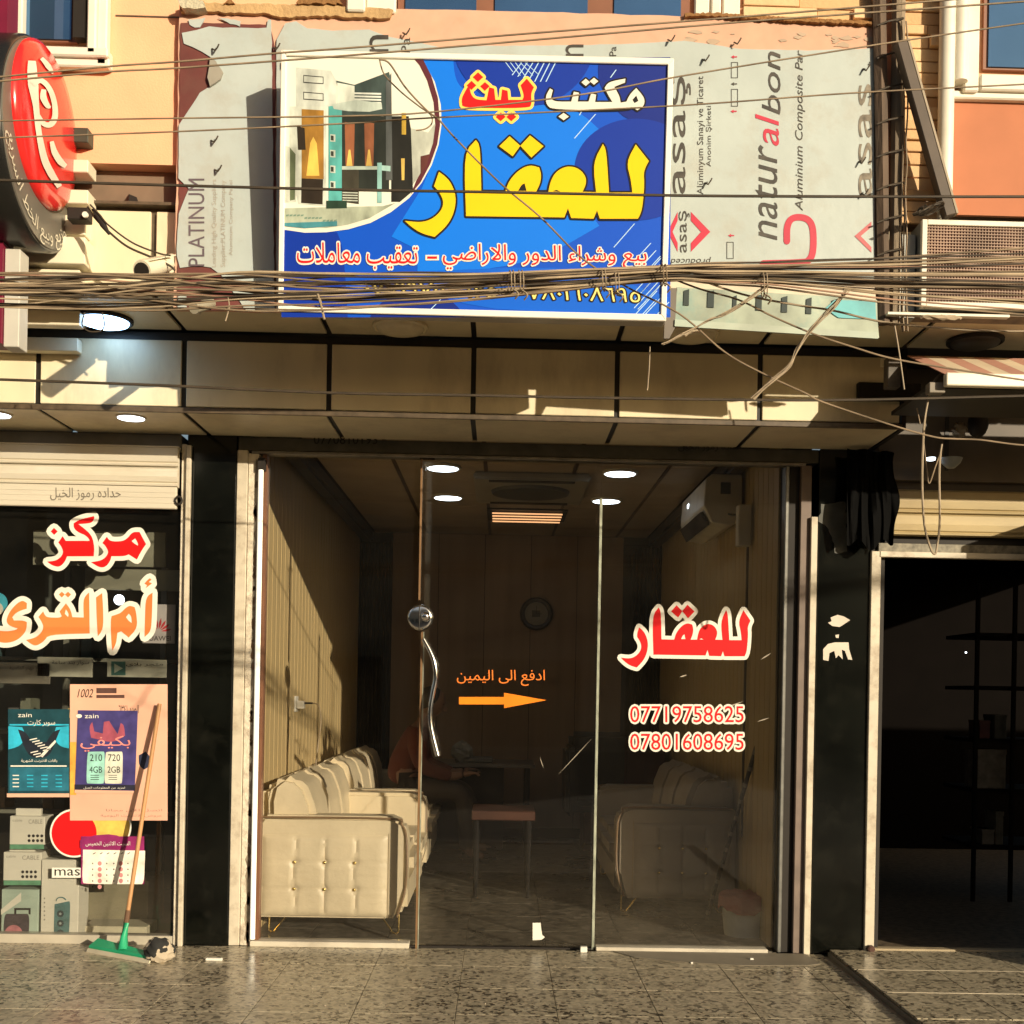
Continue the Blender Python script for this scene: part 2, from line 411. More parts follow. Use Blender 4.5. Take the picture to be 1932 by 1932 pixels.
# clad band and brown stripe on the front of the canopy
zb1 = W(250, 385, YC).z; zb2 = W(250, 317, YC).z
for a, b in ((-4, -2.9), (-2.9, -2.2), (-2.2, W(289, 470, YC).x-.012), (W(289, 470, YC).x+.012, -1.2), (-1.19, -.4), (-.39, .4), (.41, 1.2), (1.21, 2.0), (2.01, 3)):
    P('band_panel', (a, YC-.002, ZT+.002), (b, YC+.018, zb1-.03), clad, .003)
P('band_backing', (-4, YC+.02, ZT+.015), (5, YC+.10, zb1), trimc)
P('brown_stripe', (-4, YC+.035, zb1), (5, YC+.12, zb2), mat('brown_stone', (.19, .13, .085), .7, var=.2, dirt=.3))
# upper wall
YU = -1.085
P('upper_wall', (-4, YU, zb2+.001), (5, YU+.2, 6.2), yellow)
P('roof_slab', (-4, YU-.05, 6.2), (5, 3, 6.35), yellow)
for v, u0, u1 in ((31, 218, 345), (31, 1110, 1330)):
    x0, z0, x1, z1 = rect(u0, v-1.2, u1, v+1.2, YU-.003)
    P('groove', (x0, YU-.004, z0), (x1, YU+.01, z1), trimc)
def moulding(u0, v0, u1, v1, steps=3, Y=YU, d=.07, m=white, name='moulding'):
    x0, z0, x1, z1 = rect(u0, v0, u1, v1, Y-d)
    P(name, (x0, Y-d, z0), (x1, Y-.002, z1), m, .006)
# left window
def window(u0, u1, v1, mull=(), side=0, v0=-160):
    w_ = bx((W(u0, 0, YU).x, YU-.022, W(0, v1, YU).z if 0 else rect(u0, v0, u1, v1, YU)[1]), (W(u1, 0, YU).x, YU-.003, 5.6)).build('window', brownf, bld)
    e = [u0+14] + [x for m_ in mull for x in m_] + [u1-14]
    for a, b in zip(e[::2], e[1::2]):
        x0, z0, x1, z1 = rect(a, v0, b, v1-11, YU-.03); bx((x0, YU-.030, z0), (x1, YU-.023, min(z1, 5.55))).build('pane', bluegl, w_)
    return w_
window(18, 150, 84); P('reveal', (W(138, 40, YU-.06).x, YU-.062, rect(18, 0, 165, 84, YU)[1]), (W(160, 40, YU-.06).x, YU-.02, 5.6), darkm)
moulding(165, -160, 182, 100); moulding(184, -160, 203, 122, d=.05); moulding(18, 86, 203, 104); moulding(18, 105, 206, 124, d=.05); moulding(21, -160, 43, 122)
# centre window
window(752, 1300, 60, ((900, 935), (1110, 1160)))
moulding(655, -160, 690, 20); moulding(692, -160, 748, 23, d=.05); moulding(1312, -160, 1340, 37, d=.03); moulding(1343, -160, 1362, 38, d=.03); moulding(1365, -160, 1398, 39, d=.02)
# right window and the orange panel beneath it
window(1853, 2060, 139); moulding(1822, -160, 1850, 172); moulding(1850, 141, 2060, 172)
moulding(1778, 173, 2060, 188, d=.05); moulding(1775, 190, 1795, 412, d=.05)
x0, z0, x1, z1 = rect(1795, 190, 2060, 412, YU); P('orange_panel', (x0, YU-.02, z0), (x1, YU-.003, z1), mat('orange_plaster', (.45, .165, .08), .8, var=.06, dirt=.2, dirtcol=(.3, .12, .06)))
P('panel_recess', (x0, YU-.045, z1-.02), (x1, YU-.02, z1), trimc)
for u in (1789, 1814):
    x = W(u, 60, YU-.08).x; MB().cyl((x, YU-.07, rect(u, 0, u, 172 if u > 1800 else 410, YU)[1]), (x, YU-.07, 6), .033, 14).build('drain_pipe', white, bld, smooth=True)
# split stone cladding
stonem = [mat('yellow_stone_%s' % q, c, .85, var=.08, bump=.3, bs=50) for q, c in (('warm', (.72, .47, .25)), ('pale', (.76, .53, .30)), ('deep', (.64, .40, .20)))]
def stones(u0, u1, v0, v1):
    z = rect(u0, v0, u1, v1, YU)[1]; zt = rect(u0, v0, u1, v1, YU)[3]; xa, xb = W(u0, (v0+v1)/2, YU).x, W(u1, (v0+v1)/2, YU).x
    while z < zt:
        h = random.uniform(.042, .056); x = xa
        while x < xb:
            l = random.uniform(.12, .32); x2 = min(x+l, xb+random.uniform(-.015, .015))
            if xb-x2 < .05: x2 = xb+random.uniform(-.012, .012)
            P('stone', (x+.001, YU-random.uniform(.008, .034), z+.002), (x2-.002, YU-.002, z+h-.003), random.choice(stonem), .002); x = x2+.0005
        z += h
stones(1402, 1655, -150, 62); stones(1688, 1772, -150, 425)

# ---- shopfront level
x0, z0, x1, z1 = rect(355, 820, 447, 1805, -.02)
P('left_pillar', (-1.625, -.02, 0), (-1.375, .25, ZS), marble, .004)
P('right_pillar', (W(1537, 1400, -.02).x, -.02, 0), (W(1635, 1400, -.02).x, .25, ZS), marble, .004)
XR = W(1645, 1400, 0).x
P('pillar_trim', (-1.652, -.028, .0), (-1.627, .02, ZS-.05), oldpaint, .003)
P('pillar_trim', (W(1523, 1400, -.03).x, -.035, 0), (W(1535, 1400, -.03).x, .02, W(1528, 975, -.03).z), beige, .002)
P('pillar_trim', (W(1637, 1400, -.03).x, -.04, 0), (W(1655, 1400, -.03).x, .05, W(1645, 1040, -.03).z), beige, .003)
# header with the closed-up shutter box above the glass
P('header', (-1.37, -.004, 2.545), (W(1545, 870, 0).x, .12, ZS-.002), mat('header_paint', (.07, .065, .05), .55, var=.35, ns=9, dirt=.5, dirtcol=(.02, .02, .015)), .003)
hdk = mat('faint_black_print', (.012, .011, .009), .7)
text('lettering', '0770810193', box4(592, 820, 712, 838), lambda u, v: W(u, v, -.006), NF, .001, hdk, bld, base=.03); text('lettering', 'حداده رموز الخيل', box4(1280, 836, 1400, 852), lambda u, v: W(u, v, -.006), NF, .001, hdk, bld, base=.02)
P('head_rail', (-1.30, -.012, 2.528), (W(1520, 870, 0).x, .06, 2.543), greymetal, .002)
# left jamb: flat beige strip, chipped frame, brown channel
P('left_jamb', (-1.373, -.012, 0), (-1.318, .10, 2.545), beige, .003)
J = bx((-1.316, -.006, 0), (-1.262, .14, 2.53)).build('chipped_frame', oldpaint, bld, bevel=.003)
strip_ = [(-1.2625, .01)]+[(-1.2625, 2.5)]
zz_ = 2.5
while zz_ > .03: strip_.append((-1.2625-random.uniform(.008, .022)-(.012 if zz_ < .45 else 0), zz_)); zz_ -= random.uniform(.012, .05)
decal('bare_strip', [strip_], lambda x, z: Vector((x, -.0065, z)), NF, .0006, mat('bare_grey_wood', (.25, .20, .14), .85, var=.4, ns=18, dirt=.8, dirtcol=(.10, .055, .03), ds=5), J, sm=False)
for k in range(40):
    z = random.uniform(.02, 2.4); s = random.uniform(.008, .04)
    pts = [(-1.275+.011*math.cos(t)*random.uniform(.4, 1.2), -.0075, z+s*math.sin(t)*random.uniform(.5, 1.3)) for t in [j*math.tau/8 for j in range(8)]]
    MB().prism(pts, (0, .002, 0)).build('paint_chip', mat('bare_wood', (.13, .075, .04), .8), J)
P('brown_channel', (-1.243, .0, .0), (-1.222, .06, 2.53), mat('brown_channel', (.16, .07, .035), .4))
# right jamb
xj = [W(u, 1400, .02).x for u in (1472, 1479, 1500, 1520)]
P('right_jamb', (xj[0], .0, 0), (xj[1], .08, 2.53), mat('grey_aluminium', (.26, .26, .24), .3, metal=.6, var=.2, ns=20), .004)
P('jamb_gap', (xj[1]+.001, .03, 0), (xj[2], .1, 2.53), mat('dusty_black', (.04, .035, .03), .6, var=.6, ns=15, dirt=.5, dirtcol=(.12, .1, .08)))
P('mauve_frame', (xj[2], -.01, 0), (xj[3], .09, 2.53), mat('mauve_paint', (.17, .125, .10), .6, var=.2, ns=10, dirt=.4), .003)
# torn paper on the pillars
for nm, poly in (('paper_scrap', [(1567, 1165), (1580, 1160), (1592, 1163), (1604, 1170), (1592, 1178), (1584, 1183), (1570, 1181), (1562, 1175), (1569, 1172)]),
                 ('paper_scrap', [(1553, 1225), (1562, 1215), (1575, 1212), (1601, 1212), (1602, 1225), (1608, 1245), (1600, 1244), (1594, 1228), (1588, 1226), (1590, 1244), (1582, 1236), (1577, 1242), (1574, 1228), (1565, 1232), (1563, 1247), (1553, 1245)]),
                 ('paper_scrap', [(1576, 1198), (1583, 1197), (1582, 1204), (1577, 1203)])):
    decal(nm, [poly], lambda u, v: W(u, v, -.022), NF, .001, mat('paper_remnant', (.62, .55, .46), .8), bld, sm=False)
xa, _, xb, _ = rect(1546, 930, 1600, 1030, -.02)
decal('worn_patch', [ragged([(1548, 950), (1596, 948), (1600, 1040), (1575, 1045), (1570, 1010), (1556, 990), (1546, 985)], 3, 8)], lambda u, v: W(u, v, -.021), NF, .0005, mat('worn_marble', (.06, .06, .05), .6, var=.4, ns=12), bld)

# ---- roller shutters
def shutter(name, x0, x1, Y, zs, m, label_=None):
    s = bx((x0, Y+.01, zs[-1]), (x1, Y+.03, zs[0])).build(name, m, bld)
    for a, b in zip(zs, zs[1:]):
        mb = MB(); h = a-b
        prof = [(Y+.008, b+.001), (Y-.010, b+.004), (Y-.012, b+.012), (Y-.003, b+.016), (Y-.001, b+.020), (Y-.010, b+.026), (Y-.016, b+h*.5), (Y-.008, a-.012), (Y+.006, a-.002)]
        for i, (y, z) in enumerate(prof): mb.v += [Vector((x0, y, z)), Vector((x1, y, z))]
        for i in range(len(prof)-1): mb.f.append((2*i, 2*i+1, 2*i+3, 2*i+2))
        mb.build('slat', m, s)
    return s
YSL = -.06
zl = [W(180, v, YSL).z for v in (838, 878, 916)]
sh1 = shutter('roller_shutter', -3.2, -1.66, YSL, zl, shutterm)
zbot = W(180, 958, YSL).z
bar1 = bx((-3.2, YSL-.016, zbot), (-1.662, YSL+.01, zl[-1]-.001)).build('bottom_bar', shutterm, sh1, bevel=.004)
for zz in (.25, .5, .72):
    z = zbot+(zl[-1]-zbot)*zz; bx((-3.2, YSL-.018, z), (-1.662, YSL-.0155, z+.003)).build('rib', shutterm, sh1)
P('shutter_housing', (-3.2, -.03, zl[0]-.002), (-1.655, .1, ZS-.002), mat('housing_paint', (.16, .145, .12), .5, var=.3, dirt=.6), .004)
P('housing_lip', (-3.2, -.075, zl[0]-.012), (-1.655, -.03, zl[0]-.003), shutterm, .003)
text('lettering', 'حداده رموز الخيل', box4(95, 920, 228, 944), lambda u, v: W(u, v, YSL-.018), NF, .0008, mat('stencil_print', (.16, .14, .11), .7), sh1, base=.012)
R4 = Rg(0, 560, 2.76)
tb = [R4(922+40*(math.cos(t)*.9+1)*.5, 1075+42*(math.sin(t)+1)*.5) for t in [j*math.tau/10 for j in range(11)]]
MB().tube([W(u, v, YSL-.022) for u, v in tb], .006, 6).build('pull_ring', darkm, sh1)
P('guide_rail', (-1.658, -.07, 0) if 0 else (W(349, 1000, -.05).x, -.055, W(350, 1300, -.05).z*0), (W(358, 1000, -.05).x, -.03, ZS-.06), beige, .003)

# right neighbour: dark header, yellowed shutter, pale rails
P('neighbour_wall', (XE+.022, -.10, 2.45), (5, .1, ZT+.02), mat('neighbour_cladding', (.085, .065, .045), .55, var=.2))
for a in (2.25, 2.9, 3.5): P('neighbour_joint', (a, -.104, 2.5), (a+.02, -.099, ZT), black)
YSR = -.05
zr = [W(1800, v, YSR).z for v in (925, 970, 1012)]
ysh = mat('yellowed_steel', (.42, .33, .17), .5, var=.12, ns=4, stretch=(.5, 1, 1.5), dirt=.4, dirtcol=(.2, .13, .06))
sh2 = shutter('roller_shutter', W(1686, 960, YSR).x, 5, YSR, zr, ysh)
P('shutter_drum_cover', (W(1680, 960, YSR).x, -.04, zr[0]), (5, .1, 2.45), mat('drum_brown', (.05, .036, .026), .6))
z = W(1800, 1026, YSR).z; P('shutter_gap', (XR, -.0, z), (5, .1, zr[2]), darkm)
z2 = W(1800, 1042, YSR).z; P('mesh_lintel', (W(1656, 1030, -.0).x, -.02, z2), (5, .1, z), mat('grimy_zinc', (.2, .18, .13), .6, var=.5, ns=30))
z3 = W(1800, 1053, YSR).z; P('lintel_rail', (W(1656, 1030, -.0).x, -.045, z3), (5, .0, z2-.001), beige, .002)
# pillar return where the black cloth hangs
P('pier', (W(1637, 1400, .0).x, .0, 0), (XR+.05, .25, ZS), darkm)

# ------------------------------------------------------------------ glass front of the office
g_l = glassmat('dusty_glass_left', .003); g_m = glassmat('dusty_glass_middle', .004); g_r = glassmat('dusty_glass_right', .0055); g_s = glassmat('shop_window_glass', .006)
front = empty('glass_front', (0, 0, 0)); front.parent = bld
def gx(u, Y=.03): return W(u, 1400, Y).x
edgeg = mat('glass_edge', (.30, .32, .25), .3, var=.4, ns=40, stretch=(1, 1, .3))
brownedge = mat('brown_edge', (.20, .115, .055), .35, var=.2, ns=12)
fp = bx((-1.255, .035, .03), (gx(794), .043, 2.528)).build('glass_pane', g_l, front)
mp_ = bx((gx(786, .01), .012, .015), (gx(1126, .01), .020, 2.528)).build('glass_door', g_m, front)
rp = bx((gx(1118), .035, .02), (gx(1474), .043, 2.528)).build('glass_pane', g_r, front)
def vstrip(name, u0, v0, u1, v1, Y, t, m, par): 
    um, vm = (u0+u1)/2, (v0+v1)/2; w_ = (u1-u0)
    a, b = W(um-w_/2, vm, Y).x, W(um+w_/2, vm, Y).x
    return bx((a, Y, W(um, v1, Y).z), (b, Y+t, W(um, v0, Y).z)).build(name, m, par, bevel=.001)
vstrip('edge_strip', 791.5, 862, 795, 1132, .002, .03, brownedge, mp_)
vstrip('edge_strip', 788.5, 1192, 793, 1790, .002, .03, brownedge, mp_)
vstrip('edge_strip', 793, 1192, 794.5, 1790, .0, .034, edgeg, mp_)
vstrip('edge_strip', 1124, 940, 1129, 1792, .004, .03, edgeg, mp_)
for u0, u1 in ((784, 790), (1114, 1120)):
    vstrip('edge_clip', u0+8, 858, u1+30, 866, .0, .03, darkm, mp_)
# smears
sm_ = mat('dust_smear', (.34, .30, .23), .8)
for a, b, c, d, wd in ((1262, 1210, 1300, 1195, 1.6), (1435, 1245, 1455, 1232, 1.4), (1362, 1338, 1403, 1323, 1.8), (1428, 1362, 1452, 1354, 1.2), (1282, 1278, 1297, 1273, 1.6), (1052, 1463, 1118, 1392, .8), (1018, 1428, 1026, 1450, .8)):
    dd = Vector((b-d, c-a)).normalized()*wd
    decal('smear', [[(a-dd.x*.3, b-dd.y*.3), (a+(c-a)*.5-dd.x, b+(d-b)*.5-dd.y), (c, d), (a+(c-a)*.5+dd.x, b+(d-b)*.5+dd.y)]], lambda u, v: W(u, v, .034 if a > 1130 else .011), NF, .0006, sm_, rp if a > 1130 else mp_)
P('bottom_sill', (-1.26, -.03, 0), (gx(780), .07, .028), mat('pale_sill', (.55, .5, .4), .4, dirt=.5), .003, parent=front)
P('bottom_sill', (gx(1130), -.02, 0), (gx(1452), .06, .02), mat('pale_sill', (.55, .5, .4)), .003, parent=front)
P('door_track', (gx(780), .005, 0), (gx(1130), .03, .008), darkm, parent=front)
# ball lock and S-shaped handle on the sliding pane
c = W(793, 1165, -.01)
lk = MB().lathe((c.x, -.012, c.z), [(.062, .022), (.066, .012), (.066, -.002), (.060, -.012), (.052, -.014)], 'y', 36).build('lock', chrome, mp_, smooth=True)
c2 = W(803, 1163, -.03); MB().lathe((c2.x, -.030, c2.z), [(.026, .016), (.026, 0), (.020, -.014), (.008, -.02)], 'y', 24).build('lock_knob', chrome, lk, smooth=True)
MB().cyl((c.x-.004, -.028, c.z-.06), (c.x-.004, -.028, c.z+.06), .003, 6).build('lock_seam', darkm, lk)
hp = [W(u, v, -.05) for u, v in ((799, 1206), (811, 1228), (820, 1252), (822, 1278), (817, 1305), (812, 1335), (812, 1362), (817, 1390), (826, 1426))]
hh = MB().tube(spline(hp, 6), .0135, 12).build('handle', chrome, mp_, smooth=True)
for u, v in ((818, 1250), (813, 1388)): MB().cyl(W(u, v, -.05), W(u, v, .012), .009, 10).build('standoff', chrome, hh, smooth=True)
# printed lettering on the glass
R2 = Rg(500, 80, 2.415)
LAQAR = [[(945, 806), (935, 515), (990, 455), (1010, 482), (1015, 692), (1125, 694), (1145, 640), (1190, 592), (1240, 570), (1282, 582), (1292, 615), (1287, 655), (1268, 694), (1325, 694), (1332, 655), (1352, 610), (1390, 582), (1430, 576), (1470, 590), (1498, 625), (1498, 660), (1482, 694), (1545, 696), (1530, 560), (1576, 474), (1592, 500), (1604, 698), (1712, 698), (1706, 640), (1684, 556), (1728, 476), (1788, 552), (1763, 600), (1768, 660), (1757, 780), (1738, 818), (1562, 818), (1549, 780), (1533, 818), (1430, 815), (1415, 770), (1398, 812)],
         [(820, 602), (870, 640), (900, 715), (890, 790), (858, 850), (800, 902), (745, 888), (700, 862), (662, 828), (735, 836), (790, 820), (832, 780), (842, 740), (825, 700), (797, 668)],
         [(1098, 484), (1146, 438), (1195, 482), (1160, 530)], [(1195, 482), (1240, 434), (1302, 484), (1246, 536)]]
LH = [[(1185, 690), (1200, 662), (1215, 655), (1224, 690)], [(1345, 692), (1362, 684), (1380, 694)]]
def remap(cs, src, dst):
    (a0, b0, a1, b1), (c0, d0, c1, d1) = src, dst
    return [[(c0+(x-a0)/(a1-a0)*(c1-c0), d0+(y-b0)/(b1-b0)*(d1-d0)) for x, y in c] for c in cs]
R6 = Rg(1100, 860, 3.578)
bb = (662, 434, 1788, 902); dd = (312, 1060, 1198, 1490)
cs, hs = remap(LAQAR, bb, dd), remap(LH, bb, dd)
f6 = lambda x, y: W(*R6(x, y), .034)
decal('lettering_outline', cs, f6, NF, .0008, printw, rp, grow=25)
decal('lettering', cs, f6, NF, .0018, printr, rp, holes=hs)
for t, v0, v1 in (('07719758625', 1330, 1360), ('07801608695', 1382, 1412)):
    f = lambda u, v: W(u, v, .034)
    text('number_outline', t, box4(1189, v0+2, 1403, v1+3), f, NF, .0008, printw, rp, base=.0, stroke=.085)
    text('number', t, box4(1189, v0+2, 1403, v1+3), f, NF, .0018, printr, rp, base=-.014)
fo = lambda u, v: W(u, v, .010)
text('lettering', 'ادفع الى اليمين', box4(862, 1264, 1028, 1294), fo, NF, .001, printo, mp_, base=.014)
decal('arrow', [[(866, 1315), (951, 1315), (951, 1307), (1031, 1321), (951, 1336), (951, 1329), (866, 1329)]], fo, NF, .001, mat('print_amber', (.85, .22, .01), .6, spec=.2), mp_, sm=False)
decal('sticker_remnant', [[(1005, 1741), (1020, 1741), (1021, 1752), (1023, 1764), (1028, 1768), (1022, 1773), (1005, 1774)]], fo, NF, .001, printw, mp_, sm=False)

# slim light tube at the left jamb
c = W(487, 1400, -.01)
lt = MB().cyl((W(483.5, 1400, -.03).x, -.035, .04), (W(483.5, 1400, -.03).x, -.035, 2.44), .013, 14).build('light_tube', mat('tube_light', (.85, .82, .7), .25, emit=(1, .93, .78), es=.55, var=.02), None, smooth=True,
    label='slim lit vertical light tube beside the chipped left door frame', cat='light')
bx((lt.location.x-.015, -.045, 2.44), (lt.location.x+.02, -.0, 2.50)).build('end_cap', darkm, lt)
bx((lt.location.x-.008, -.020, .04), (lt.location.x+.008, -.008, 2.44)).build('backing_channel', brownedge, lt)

# ------------------------------------------------------------------ ground
T0 = .42; tz = terrazzo('speckled_terrazzo', (.40, .345, .24), (.07, .058, .04), (.50, .43, .31), rough=.15, sc=58)
pav = MB().box((-12, -4.2, -.30), (12, -.02, -.012)).build('pavement', mat('mortar', (.30, .25, .17), .8), None, origin=(0, -2, -.3), label='speckled terrazzo pavement in front of the shops', kind='structure')
xg = [-.16+T0*i for i in range(-9, 6)]; yg = [-.02] + [-.38-T0*i for i in range(0, 6)]
tm = {}
def tile(x0, y0, x1, y1, z, par, m, t=.012, name='tile'):
    key = (round(x1-x0, 3), round(y1-y0, 3), m.name)
    if key not in tm:
        b = MB().box((-(x1-x0)/2, -(y1-y0)/2, -t), ((x1-x0)/2, (y1-y0)/2, 0)); me_o = b.build(name, m, None, origin=(0, 0, 0), bevel=.0012); tm[key] = me_o.data; bpy.data.objects.remove(me_o)
    o = bpy.data.objects.new(name, tm[key]); COL.objects.link(o); o.parent = par; L0 = Vector(par['_o']); o.location = Vector(((x0+x1)/2, (y0+y1)/2, z))-L0
    o.rotation_euler = (random.gauss(0, .0012), random.gauss(0, .0012), 0); return o
XC = 1.69
for x0, x1 in list(zip(xg, xg[1:])):
    if x0 > XC: continue
    for y1, y0 in zip(yg, yg[1:]):
        g = .0014; tile(x0+g, y0+g, min(x1, XC)-g, y1-g, 0, pav, tz)
xr = [XC+.035, 2.12, 2.54, 2.96, 3.4, 3.8]
bx((XC+.03, -4.2, -.012), (12, -.02, .012)).build('raised_bed', MATS['mortar'], pav)
for x0, x1 in zip(xr, xr[1:]):
    for y1, y0 in zip([-.03, -.46, -.88, -1.3, -1.72], [-.46, -.88, -1.3, -1.72, -2.14]): tile(x0, y0+.006, x1-.004, y1-.006, .028, pav, tz)
for y in (-.46, -.88): bx((XC+.05, y-.005, .012), (3.8, y+.005, .0285)).build('mortar_line', mat('sunlit_mortar', (.6, .52, .38), .8), pav)  # paler mortar copy paints the sunlight caught on these joints
P_ = MB().prism([(.1+gx(1130)*0+x, y, .0006) for x, y in [(.5, -.03), (1.0, -.03), (1.5, -.03), (1.52, -.25), (1.45, -.29), (1.1, -.31), (.8, -.25), (.6, -.16)]], (0, 0, .004)).build('mortar_patch', mat('smooth_mortar', (.21, .18, .13), .6, var=.12), pav, bevel=.002)
street = MB().box((-60, -70, -.45), (60, -4.25, -.32)).build('street', mat('dusty_asphalt', (.13, .11, .085), .85, var=.2, ns=2, bump=.3, bs=30), None, origin=(0, -20, -.45), kind='structure', label='dusty asphalt street in front of the pavement')
kerb = MB().box((-12, -4.38, -.32), (12, -4.2, -.005)).build('kerb', mat('kerb_concrete', (.35, .31, .25), .8, bump=.3), None, kind='structure', bevel=.01)
# low shops across the street (they are what the glass mirrors)
wallo = mat('far_plaster', (.45, .36, .25), .85)
for i, (x, wd, h) in enumerate(((-27, 14, 9.5), (-12.5, 10, 8.6), (-2, 14, 9.8), (14, 14, 3.3), (29, 12, 8.9))):
    h -= .3
    o = empty('low_shop', (x, -26, -.32), ['plain block across the street at far left', 'plain block across the street, second from left', 'tallest plain block across the street', 'only low shop across the street', 'plain block across the street at far right'][i], 'building', 'buildings across the street')
    bx((x, -32, -.32), (x+wd, -26, h)).build('wall', wallo, o)
    for k in range(3):
        a = x+wd*(.08+.31*k); bx((a, -26.0, -.2), (a+wd*.22, -25.96, 2.2)).build('shop_opening', darkm, o)

# ------------------------------------------------------------------ the office room
XL, XW, YBK, ZC = -1.30, 1.45, 4.56, 2.75
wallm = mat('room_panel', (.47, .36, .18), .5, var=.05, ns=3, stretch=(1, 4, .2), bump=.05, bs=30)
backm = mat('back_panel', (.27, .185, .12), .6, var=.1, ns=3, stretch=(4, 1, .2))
ceilm = mat('ceiling_panel', (.36, .29, .22), .6, var=.12, ns=3)
room = 'structure'
fl = MB().box((XL-.02, .0, -.2), (XW+.02, YBK, -.012)).build('floor', MATS['mortar'], None, origin=(0, 2, -.2), kind='structure', label='speckled tile floor inside the office')
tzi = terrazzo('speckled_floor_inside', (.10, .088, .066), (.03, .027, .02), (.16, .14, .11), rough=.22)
for i in range(-4, 5):
    for j in range(12):
        x0 = -.16+T0*i; y0 = .03+T0*j
        if x0 > XW or x0+T0 < XL or y0 > YBK: continue
        tile(max(x0, XL)+.0012, y0+.0012, min(x0+T0, XW)-.0012, min(y0+T0, YBK)-.0012, 0, fl, tzi)
def wall(name, x0, x1, inner, label_):
    o = MB().box((x0, .02, 0), (x1, YBK+.1, ZC+.1)).build(name, darkm, None, kind='structure', label=label_); y = .1
    for wd in (.62, .62, .62, .62, .62, .62, .62, .14):
        t = .012*inner; xi = x1 if inner > 0 else x0
        b = bx((xi, y+.004, .0), (xi+t, min(y+wd, YBK)-.004, ZC)); b.build('wall_panel', wallm, o, bevel=.002)
        for k in range(1, 5):                     # shallow ribs of the panel
            yy = y+wd*k/5; bx((xi+t, yy-.006, 0), (xi+t+.002*inner, yy+.006, ZC)).build('panel_rib', wallm, o)
        y += wd
    return o
wl = wall('wall_left', XL-.15, XL-.012, 1, 'beige panelled left wall of the office')
wr = wall('wall_right', XW+.012, XW+.15, -1, 'beige panelled right wall of the office')
wb = MB().box((XL-.1, YBK+.012, 0), (XW+.1, YBK+.15, ZC+.1)).build('wall_back', darkm, None, kind='structure', label='dim back wall of the office')
for i in range(5):
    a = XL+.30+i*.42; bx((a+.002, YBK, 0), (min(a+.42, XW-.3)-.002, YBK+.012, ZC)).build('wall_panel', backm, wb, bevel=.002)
cei = MB().box((XL-.1, .12, ZC+.02), (XW+.1, YBK+.1, ZC+.12)).build('ceiling', darkm, None, kind='structure', label='dark panelled office ceiling')
cx = [XL+.13, -.69, -.12, .45, 1.03, XW-.13]
for a, b in zip(cx, cx[1:]):
    for j in range(8):
        y = .13+j*.56; bx((a+.012, y+.003, ZC), (b-.012, min(y+.56, YBK)-.003, ZC+.019)).build('ceiling_panel', ceilm, cei, bevel=.002)
for a in cx[1:-1]: bx((a-.010, .13, ZC-.003), (a+.010, YBK, ZC+.01)).build('joint_strip', mat('brown_joint', (.07, .04, .025), .5), cei)
for s, x in ((1, XL), (-1, XW)): bx((x+.012*s, .13, ZC-.09), (x+.125*s, YBK, ZC+.015)).build('cornice', mat('dark_cornice', (.035, .028, .022), .5), cei, bevel=.02)
for s, x in ((1, XL+.014), (-1, XW-.014)):       # dark sheets that paint the shade of the back corners
    mb = MB(); n = 40
    for i in range(n+1):
        xx = x+s*i/n*.27; yy = YBK-.06+.025*math.sin(i*1.3); mb.v += [Vector((xx, yy, .02)), Vector((xx, yy, ZC-.1)), Vector((xx, yy+.004, .02)), Vector((xx, yy+.004, ZC-.1))]
    for i in range(n):
        k = 4*i; mb.f += [(k, k+4, k+5, k+1), (k+2, k+3, k+7, k+6)]
    mb.build('shade_sheet', mat('corner_shade', (.02, .02, .018), .9), None, smooth=True, label='dark sheet of painted shade in the %s back corner of the office' % ('left' if s > 0 else 'right'), cat='shade_sheet', group='painted shade at the back of the office')
bx((-.9, YBK-.013, 0), (XW-.33, YBK, .09)).build('skirting', darkm, wb)
# ceiling lights
for i, (x, y, nm) in enumerate(((-.39, 1.37, 'front left'), (-.41, 2.5, 'rear left'), (.74, 1.42, 'front right'), (.75, 2.5, 'rear right'))):
    o = empty('ceiling_light', (x, y, ZC), 'lit round white %s light in the office ceiling' % nm, 'ceiling light', 'round lights in the office ceiling')
    MB().lathe((x, y, ZC), [(.115, 0), (.115, -.012), (.105, -.018), (.1, -.016)], 'z', 36).build('rim', printw, o, smooth=True)
    MB().lathe((x, y, ZC), [(.098, -.010), (.096, -.020), (.06, -.022)], 'z', 36).build('diffuser', lampon, o, smooth=True)
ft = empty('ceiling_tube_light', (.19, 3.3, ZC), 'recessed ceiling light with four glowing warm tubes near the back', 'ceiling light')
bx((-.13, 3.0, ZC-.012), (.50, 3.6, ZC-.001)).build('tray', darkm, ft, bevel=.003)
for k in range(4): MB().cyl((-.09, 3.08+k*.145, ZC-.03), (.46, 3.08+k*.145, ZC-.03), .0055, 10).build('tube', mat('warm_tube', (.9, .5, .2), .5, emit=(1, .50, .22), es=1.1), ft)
ca = empty('ceiling_air_conditioner', (.17, 2.0, ZC), 'dim square ceiling air conditioner between the four round lights', 'air conditioner')
cam_ = mat('cassette_plastic', (.30, .28, .24), .4)
bx((-.20, 1.5, ZC-.05), (.56, 2.5, ZC-.001)).build('casing', cam_, ca, bevel=.012)
MB().lathe((.18, 1.95, ZC-.05), [(.27, 0), (.26, -.02), (.22, -.024)], 'z', 36).build('fan_grille', mat('grille_dark', (.05, .05, .045), .5), ca)
for y in (1.56, 2.44): bx((-.1, y-.03, ZC-.056), (.46, y+.03, ZC-.05)).build('vent', darkm, ca)
